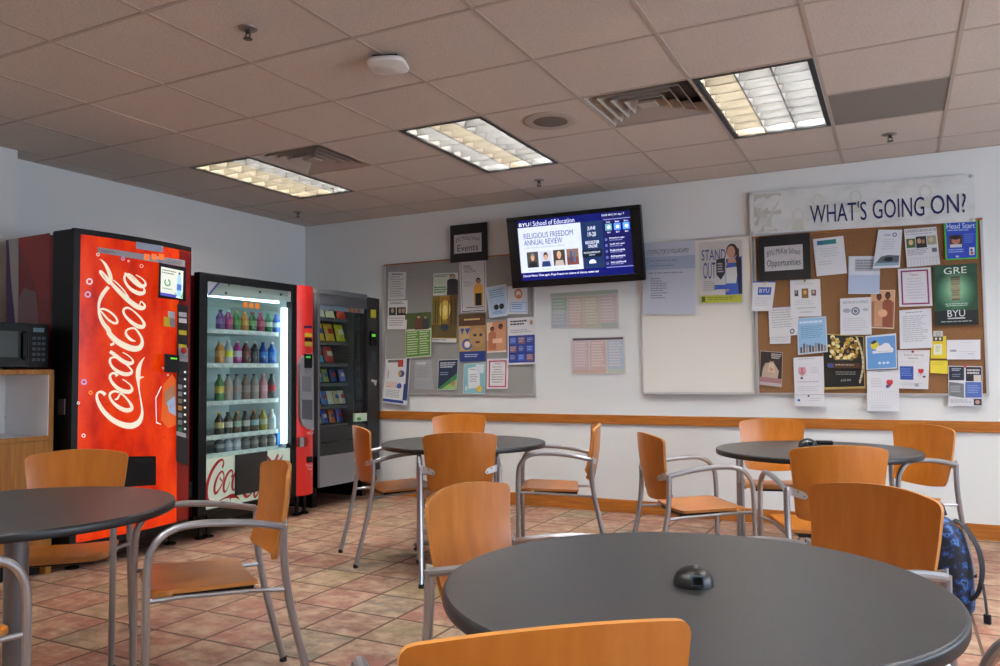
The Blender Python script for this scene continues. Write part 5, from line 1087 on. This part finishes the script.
ccb('yellow_label', [(371, 309.6), (376, 309.8), (376, 318), (371, 317.6)], .001, mat('#c0b428', .5)); rd = ccb('card_reader', [(371, 331), (376.4, 331.4), (376.4, 346), (371, 345.6)], .02, M_BLACKG); ccb('reader_screen', [(372, 334), (375.6, 334.2), (375.6, 336.8), (372, 336.6)], .022, mat('#4aa028', .4, 0, .6), rd)
ccb('keypad', [(371.6, 352), (376.4, 352.2), (376.4, 361.6), (371.6, 361.4)], .004, mat('#3c3c40', .4)); ccb('price_sticker', [(371.6, 379.4), (373.8, 379.5), (373.8, 382), (371.6, 381.9)], .001, mat('#c4c4c4', .5)); ccb('price_sticker', [(374.6, 380), (377, 380.2), (376, 386), (374.6, 384)], .001, mat('#c4c4c4', .5))
gs = ccb('green_sticker', [(355.6, 413.4), (367, 413), (367, 421), (355.6, 421.6)], .001, mat('#b8c8b4', .5)); ccb('sticker_mark', [(357, 417.5), (361, 417.2), (361, 420.4), (357, 420.6)], .002, mat('#3a8a3a', .5), gs)
for px, py in ((0, 0),):
    MB().box(loc(-5.45, Y0+.06, .0), loc(-4.86, Y0+.12, Z0), M_BLACK).build('base_rail', root, smooth=0)
    MB().box(loc(-5.45, Y1-.12, .0), loc(-4.86, Y1-.06, Z0), M_BLACK).build('base_rail', root, smooth=0)
BX = -4.88
srow = [(318, (325.5, 335.5, 346.5), .145), (341.5, (325.5, 335.8, 346.2), .165), (363, (324.5, 335), .15), (382.5, (324.5, 331.5, 339.5, 348), .12), (405, (322.5, 330, 336.5, 342.5, 348), .125), (423.5, (324, 330.5, 338, 345.5), .12)]
bagc = [['#d0c8b0', '#d8d0a0', '#c83a20'], ['#d8a828', '#c8a030', '#b8b020'], ['#4a98b0', '#b83028'], ['#3a88a8', '#8a8a40', '#2a3a78', '#5a68b0'], ['#c8b030', '#3a70b8', '#c8c0b0', '#b8a078', '#c0b8a8'], ['#b8b838', '#2a48a8', '#c85a28', '#3a50b0']]
bagn = [['cream', 'pale yellow', 'red'], ['golden', 'yellow and blue', 'yellow-green'], ['light blue', 'red'], ['teal', 'olive', 'navy', 'violet blue'], ['yellow', 'blue', 'cream', 'tan', 'beige'], ['lime', 'blue', 'orange', 'royal blue']]
def bag(w, h, c_, c2):
    def fn(u, v, s):
        e = sin(pi*u)*sin(pi*min(1, max(0, (v-.06)/.88))); x = (.5*e**.6 if e > 0 else 0)*w*.4
        pinch = 1-.08*sin(pi*v)
        return ((x if s == 0 else -x), (u-.5)*w*pinch, h*v+.004*sin(u*25)*(v < .05 or v > .95))
    o = MB().slab(fn, 10, 10, mat(c_, .3, 0, 0, .6, .2, 40)).build('snack_bag', smooth=60)
    def P(u, v, l=0):
        q = fn(u, 1-v, 0); return (q[0]+.002+l, q[1], q[2])
    mb = MB(); mb.grid(lambda a, b: P(.2+.6*a, .62-.3*b), 5, 5, mat(c2, .3)); mb.build('label_panel', o, smooth=60); return o
SN2 = ['top', 'second', 'third', 'fourth', 'fifth', 'bottom']
for r_, (py, xs, hpx) in enumerate(srow):
    z = on_x(335, py, BX).z
    sh = MB().box(loc(-5.45, wy0-.02, z-.02), loc(BX-.01, wy1-.09, z-.008), mat('#3a3b3e', .4, .4)).build('tray', root, smooth=0)
    MB().box(loc(BX-.01, wy0-.02, z-.032), loc(BX+.0, wy1-.09, z-.004), mat('#4c4d50', .4)).build('tray_edge', sh, smooth=0)
    for i, px in enumerate(xs):
        y = on_x(px, py, BX).y; w = .132 if len(xs) < 4 else .085
        o = bag(w, hpx, bagc[r_][i], ('#c8c0a8', '#2a4898', '#b02820')[(i+r_) % 3]); o.location = (BX-.058, y, z+.006); o.rotation_euler = (0, radians(-16), 0)
        tag(o, '%s snack bag, %s from left on the %s tray of the snack machine' % (bagn[r_][i], ORD[i], SN2[r_]), 'snack bag', 'snack bags in the snack machine')
        cl = [(BX-.04-.02*0 - .45*t-OX, y-OY+.042*cos(2*pi*t*7), z+.038+.042*sin(2*pi*t*7)) for t in [k/56 for k in range(57)]]
        if len(xs) < 4: MB().tube([(a-.16, b, c_) for a, b, c_ in cl], .002, M_STEEL_D, 5).build('coil', sh)

# ------------------------------------------------------------------ cabinet and microwave at far left
cx0, cx1, cy0, cy1, ct = -5.45, -4.81, -4.35, -3.262, 1.205
root = empty('counter_cabinet', (-5.1, -3.8, 0), 'wooden counter cabinet with a white open cubby under the microwave', 'cabinet'); OX, OY = -5.1, -3.8
cz = .812
MB().box(loc(cx0, cy0, ct-.03), loc(cx1, cy1, ct), M_CAB).build('worktop', root, smooth=0, bevel=.003)
MB().box(loc(cx0, cy1-.03, 0), loc(cx1, cy1, ct-.03), M_CAB).build('side_panel', root, smooth=0)
MB().box(loc(cx0, cy0, 0), loc(cx1, cy0+.03, ct-.03), M_CAB).build('side_panel', root, smooth=0)
MW = mat('#eaecee', .5)
q = MB(); q.box(loc(cx0+.2, cy0+.03, cz), loc(cx0+.22, cy1-.032, ct-.03), MW).box(loc(cx0+.22, cy1-.034, cz), loc(cx1-.002, cy1-.03, ct-.03), MW).box(loc(cx0+.22, cy0+.03, cz-.02), loc(cx1-.002, cy1-.03, cz), MW)
q.build('cubby_lining', root, smooth=0)
v = on_x(10, 417, cx0+.22); MB().lathe([(.032, 0), (.03, .006), (.018, .006), (.016, .001), (0, .001)], mat('#1c2434', .5), loc(cx0+.22, v.y, v.z), 20, 'x', False).build('cable_grommet', root)
MB().box(loc(cx0, cy0+.03, .1), loc(cx1-.02, cy1-.03, cz-.02), M_CAB).build('carcass', root, smooth=0)
MB().box(loc(cx1-.02, cy0+.03, cz-.022), loc(cx1, cy1-.03, cz+.002), M_CAB).build('face_rail', root, smooth=0)
for k in (0, 1):
    ya_ = cy0+.035+k*.517; d_ = MB().box(loc(cx1-.02, ya_, .11), loc(cx1-.001, ya_+.513, cz-.026), M_CAB).build('door', root, smooth=0, bevel=.003)
    MB().tube([loc(cx1-.002, ya_+(.45 if k == 0 else .06), .6), loc(cx1+.025, ya_+(.45 if k == 0 else .06), .61), loc(cx1+.025, ya_+(.45 if k == 0 else .06), .69), loc(cx1-.002, ya_+(.45 if k == 0 else .06), .7)], .005, M_STEEL, 8).build('handle', d_)
MB().box(loc(cx0, cy0+.03, 0), loc(cx1-.06, cy1-.03, .1), M_BLACK).build('toe_kick', root, smooth=0)
mx = -4.86; my1 = on_x(48.5, 350, mx).y; my0 = my1-.52; z0 = ct+.012; z1 = on_x(24, 323, mx).z
root = empty('microwave', (mx-.19, (my0+my1)/2, ct), 'black microwave oven on the wooden counter cabinet at far left', 'microwave'); OX, OY = mx-.19, (my0+my1)/2
def loc(x, y, z): return (x-OX, y-OY, z-ct)
MB().box(loc(mx-.38, my0, z0), loc(mx-.012, my1, z1), mat('#08080a', .4, 0, 0, .3)).build('housing', root, smooth=0, bevel=.005)
ys_ = my1-.125
d_ = MB().box(loc(mx-.012, my0, z0), loc(mx, ys_, z1), mat('#060608', .15, 0, 0, .4)).build('door', root, smooth=0, bevel=.003)
MB().box(loc(mx-.002, my0+.05, z0+.06), loc(mx+.0012, ys_-.06, z1-.05), mat('#1c2a28', .1, 0, 0, .8)).build('window', d_, smooth=0)
MB().tube([loc(mx, ys_-.025, z0+.05), loc(mx+.02, ys_-.025, z0+.06), loc(mx+.02, ys_-.025, z1-.06), loc(mx, ys_-.025, z1-.05)], .007, M_BLACK, 8).build('door_handle', d_)
cpn = MB().box(loc(mx-.012, ys_+.002, z0), loc(mx-.001, my1, z1), mat('#08080a', .3, 0, 0, .3)).build('control_panel', root, smooth=0, bevel=.002)
MB().box(loc(mx-.002, ys_+.03, z1-.05), loc(mx+.001, my1-.03, z1-.025), mat('#3a5058', .3, 0, .25)).build('clock_display', cpn, smooth=0)
q = MB()
for i in range(3):
    for j in range(5): q.box(loc(mx-.002, ys_+.026+.029*i, z1-.095-.032*j), loc(mx+.0012, ys_+.046+.029*i, z1-.078-.032*j), mat('#3c434a', .5))
q.build('keypad', cpn, smooth=0)
q = MB()
for x in (mx-.33, mx-.06):
    for y in (my0+.05, my1-.05): q.lathe([(.014, 0), (.014, .013)], M_RUBBER, loc(x, y, ct), 12)
q.build('feet', root)

# ------------------------------------------------------------------ backpack
g = G('blue_black_print'); n1 = g.noise(g.obj(), 22, 5, .6)
g.put(g.b.inputs['Base Color'], g.ramp(n1, [(.36, '#07080e'), (.5, '#0b1026'), (.57, '#173a7a'), (.62, '#3a6ca4'), (.66, '#0a0e20')])); g.b.inputs['Roughness'].default_value = .7
root = empty('backpack', (-.16, -1.88, 0), 'blue and black patterned backpack on the floor between the far right chairs', 'backpack', rz=-.5)
vs = []; n_ = 28; prof = [(0, .80, .80), (.02, 1., 1.), (.12, 1.05, 1.08), (.24, 1., 1.), (.34, .9, .85), (.41, .72, .62), (.455, .42, .3), (.47, .1, .06)]
for z, a, b in prof:
    for i in range(n_):
        x, y = rsq(1, .7, 2*pi*i/n_); w_ = 1+.05*sin(5*2*pi*i/n_+z*30)
        vs.append((x*.155*a*w_, y*.10*b*w_-.02*(z/.47), z))
fs = [(j*n_+i, j*n_+(i+1) % n_, (j+1)*n_+(i+1) % n_, (j+1)*n_+i) for j in range(len(prof)-1) for i in range(n_)]+[tuple(range(n_-1, -1, -1)), tuple((len(prof)-1)*n_+i for i in range(n_))]
q = MB(); q.add(vs, fs, g.m); o = q.build('bag_body', root, smooth=70); s_ = o.modifiers.new('round', 'SUBSURF'); s_.levels = 1; s_.render_levels = 2
q = MB(); q.lathe([(.085, 0), (.09, .02), (.088, .16), (.07, .185), (.02, .19)], g.m, n=20); o = q.build('front_pocket', root, smooth=60); o.scale = (1.2, .55, 1); o.location = (0, -.10, .03)
MST = mat('#10131f', .7)
MB().tube(smooth_path([(.08, .02, .44), (.13, .02, .41), (.188, .01, .32), (.205, .0, .22), (.185, -.01, .12), (.14, -.01, .07)], 6), .020, MST, 8, .35, (0, 1, 0)).build('shoulder_strap', root, smooth=60)
MB().tube(smooth_path([(.205, .0, .17), (.222, -.02, .11), (.232, -.03, .045), (.236, -.035, .01)], 6), .012, MST, 8, .3, (0, 1, 0)).build('webbing', root, smooth=60)
MB().box((.222, -.047, .002), (.252, -.030, .045), MST).build('buckle', root, smooth=0, bevel=.004)
MB().tube(smooth_path([(-.03, .02, .455), (-.02, .02, .50), (.02, .02, .505), (.04, .02, .455)], 5), .009, MST, 8).build('grab_handle', root)
#@@END2
# ------------------------------------------------------------------ light and view
def area(name, loc, rot, sx, sy, power, color):
    l = bpy.data.lights.new(name, 'AREA'); l.shape = 'RECTANGLE'; l.size = sx; l.size_y = sy; l.energy = power; l.color = color
    o = bpy.data.objects.new(name, l); COL.objects.link(o); o.location = loc; o.rotation_euler = rot; return o
area('window_daylight', (XR+.3, (WY0+WY1)/2, (WZ0+WZ1)/2), (0, radians(90), 0), WZ1-WZ0, WY1-WY0, 95, (.72, .84, 1.))
wd = bpy.data.worlds.new('world'); SC.world = wd; wd.use_nodes = True
wd.node_tree.nodes['Background'].inputs[0].default_value = (.6, .75, 1, 1); wd.node_tree.nodes['Background'].inputs[1].default_value = .5
SC.view_settings.view_transform = 'Standard'; SC.view_settings.look = 'None'; SC.view_settings.gamma = 1; SC.view_settings.exposure = 1.16
SC.view_settings.use_curve_mapping = False
SC.cycles.use_denoising = True
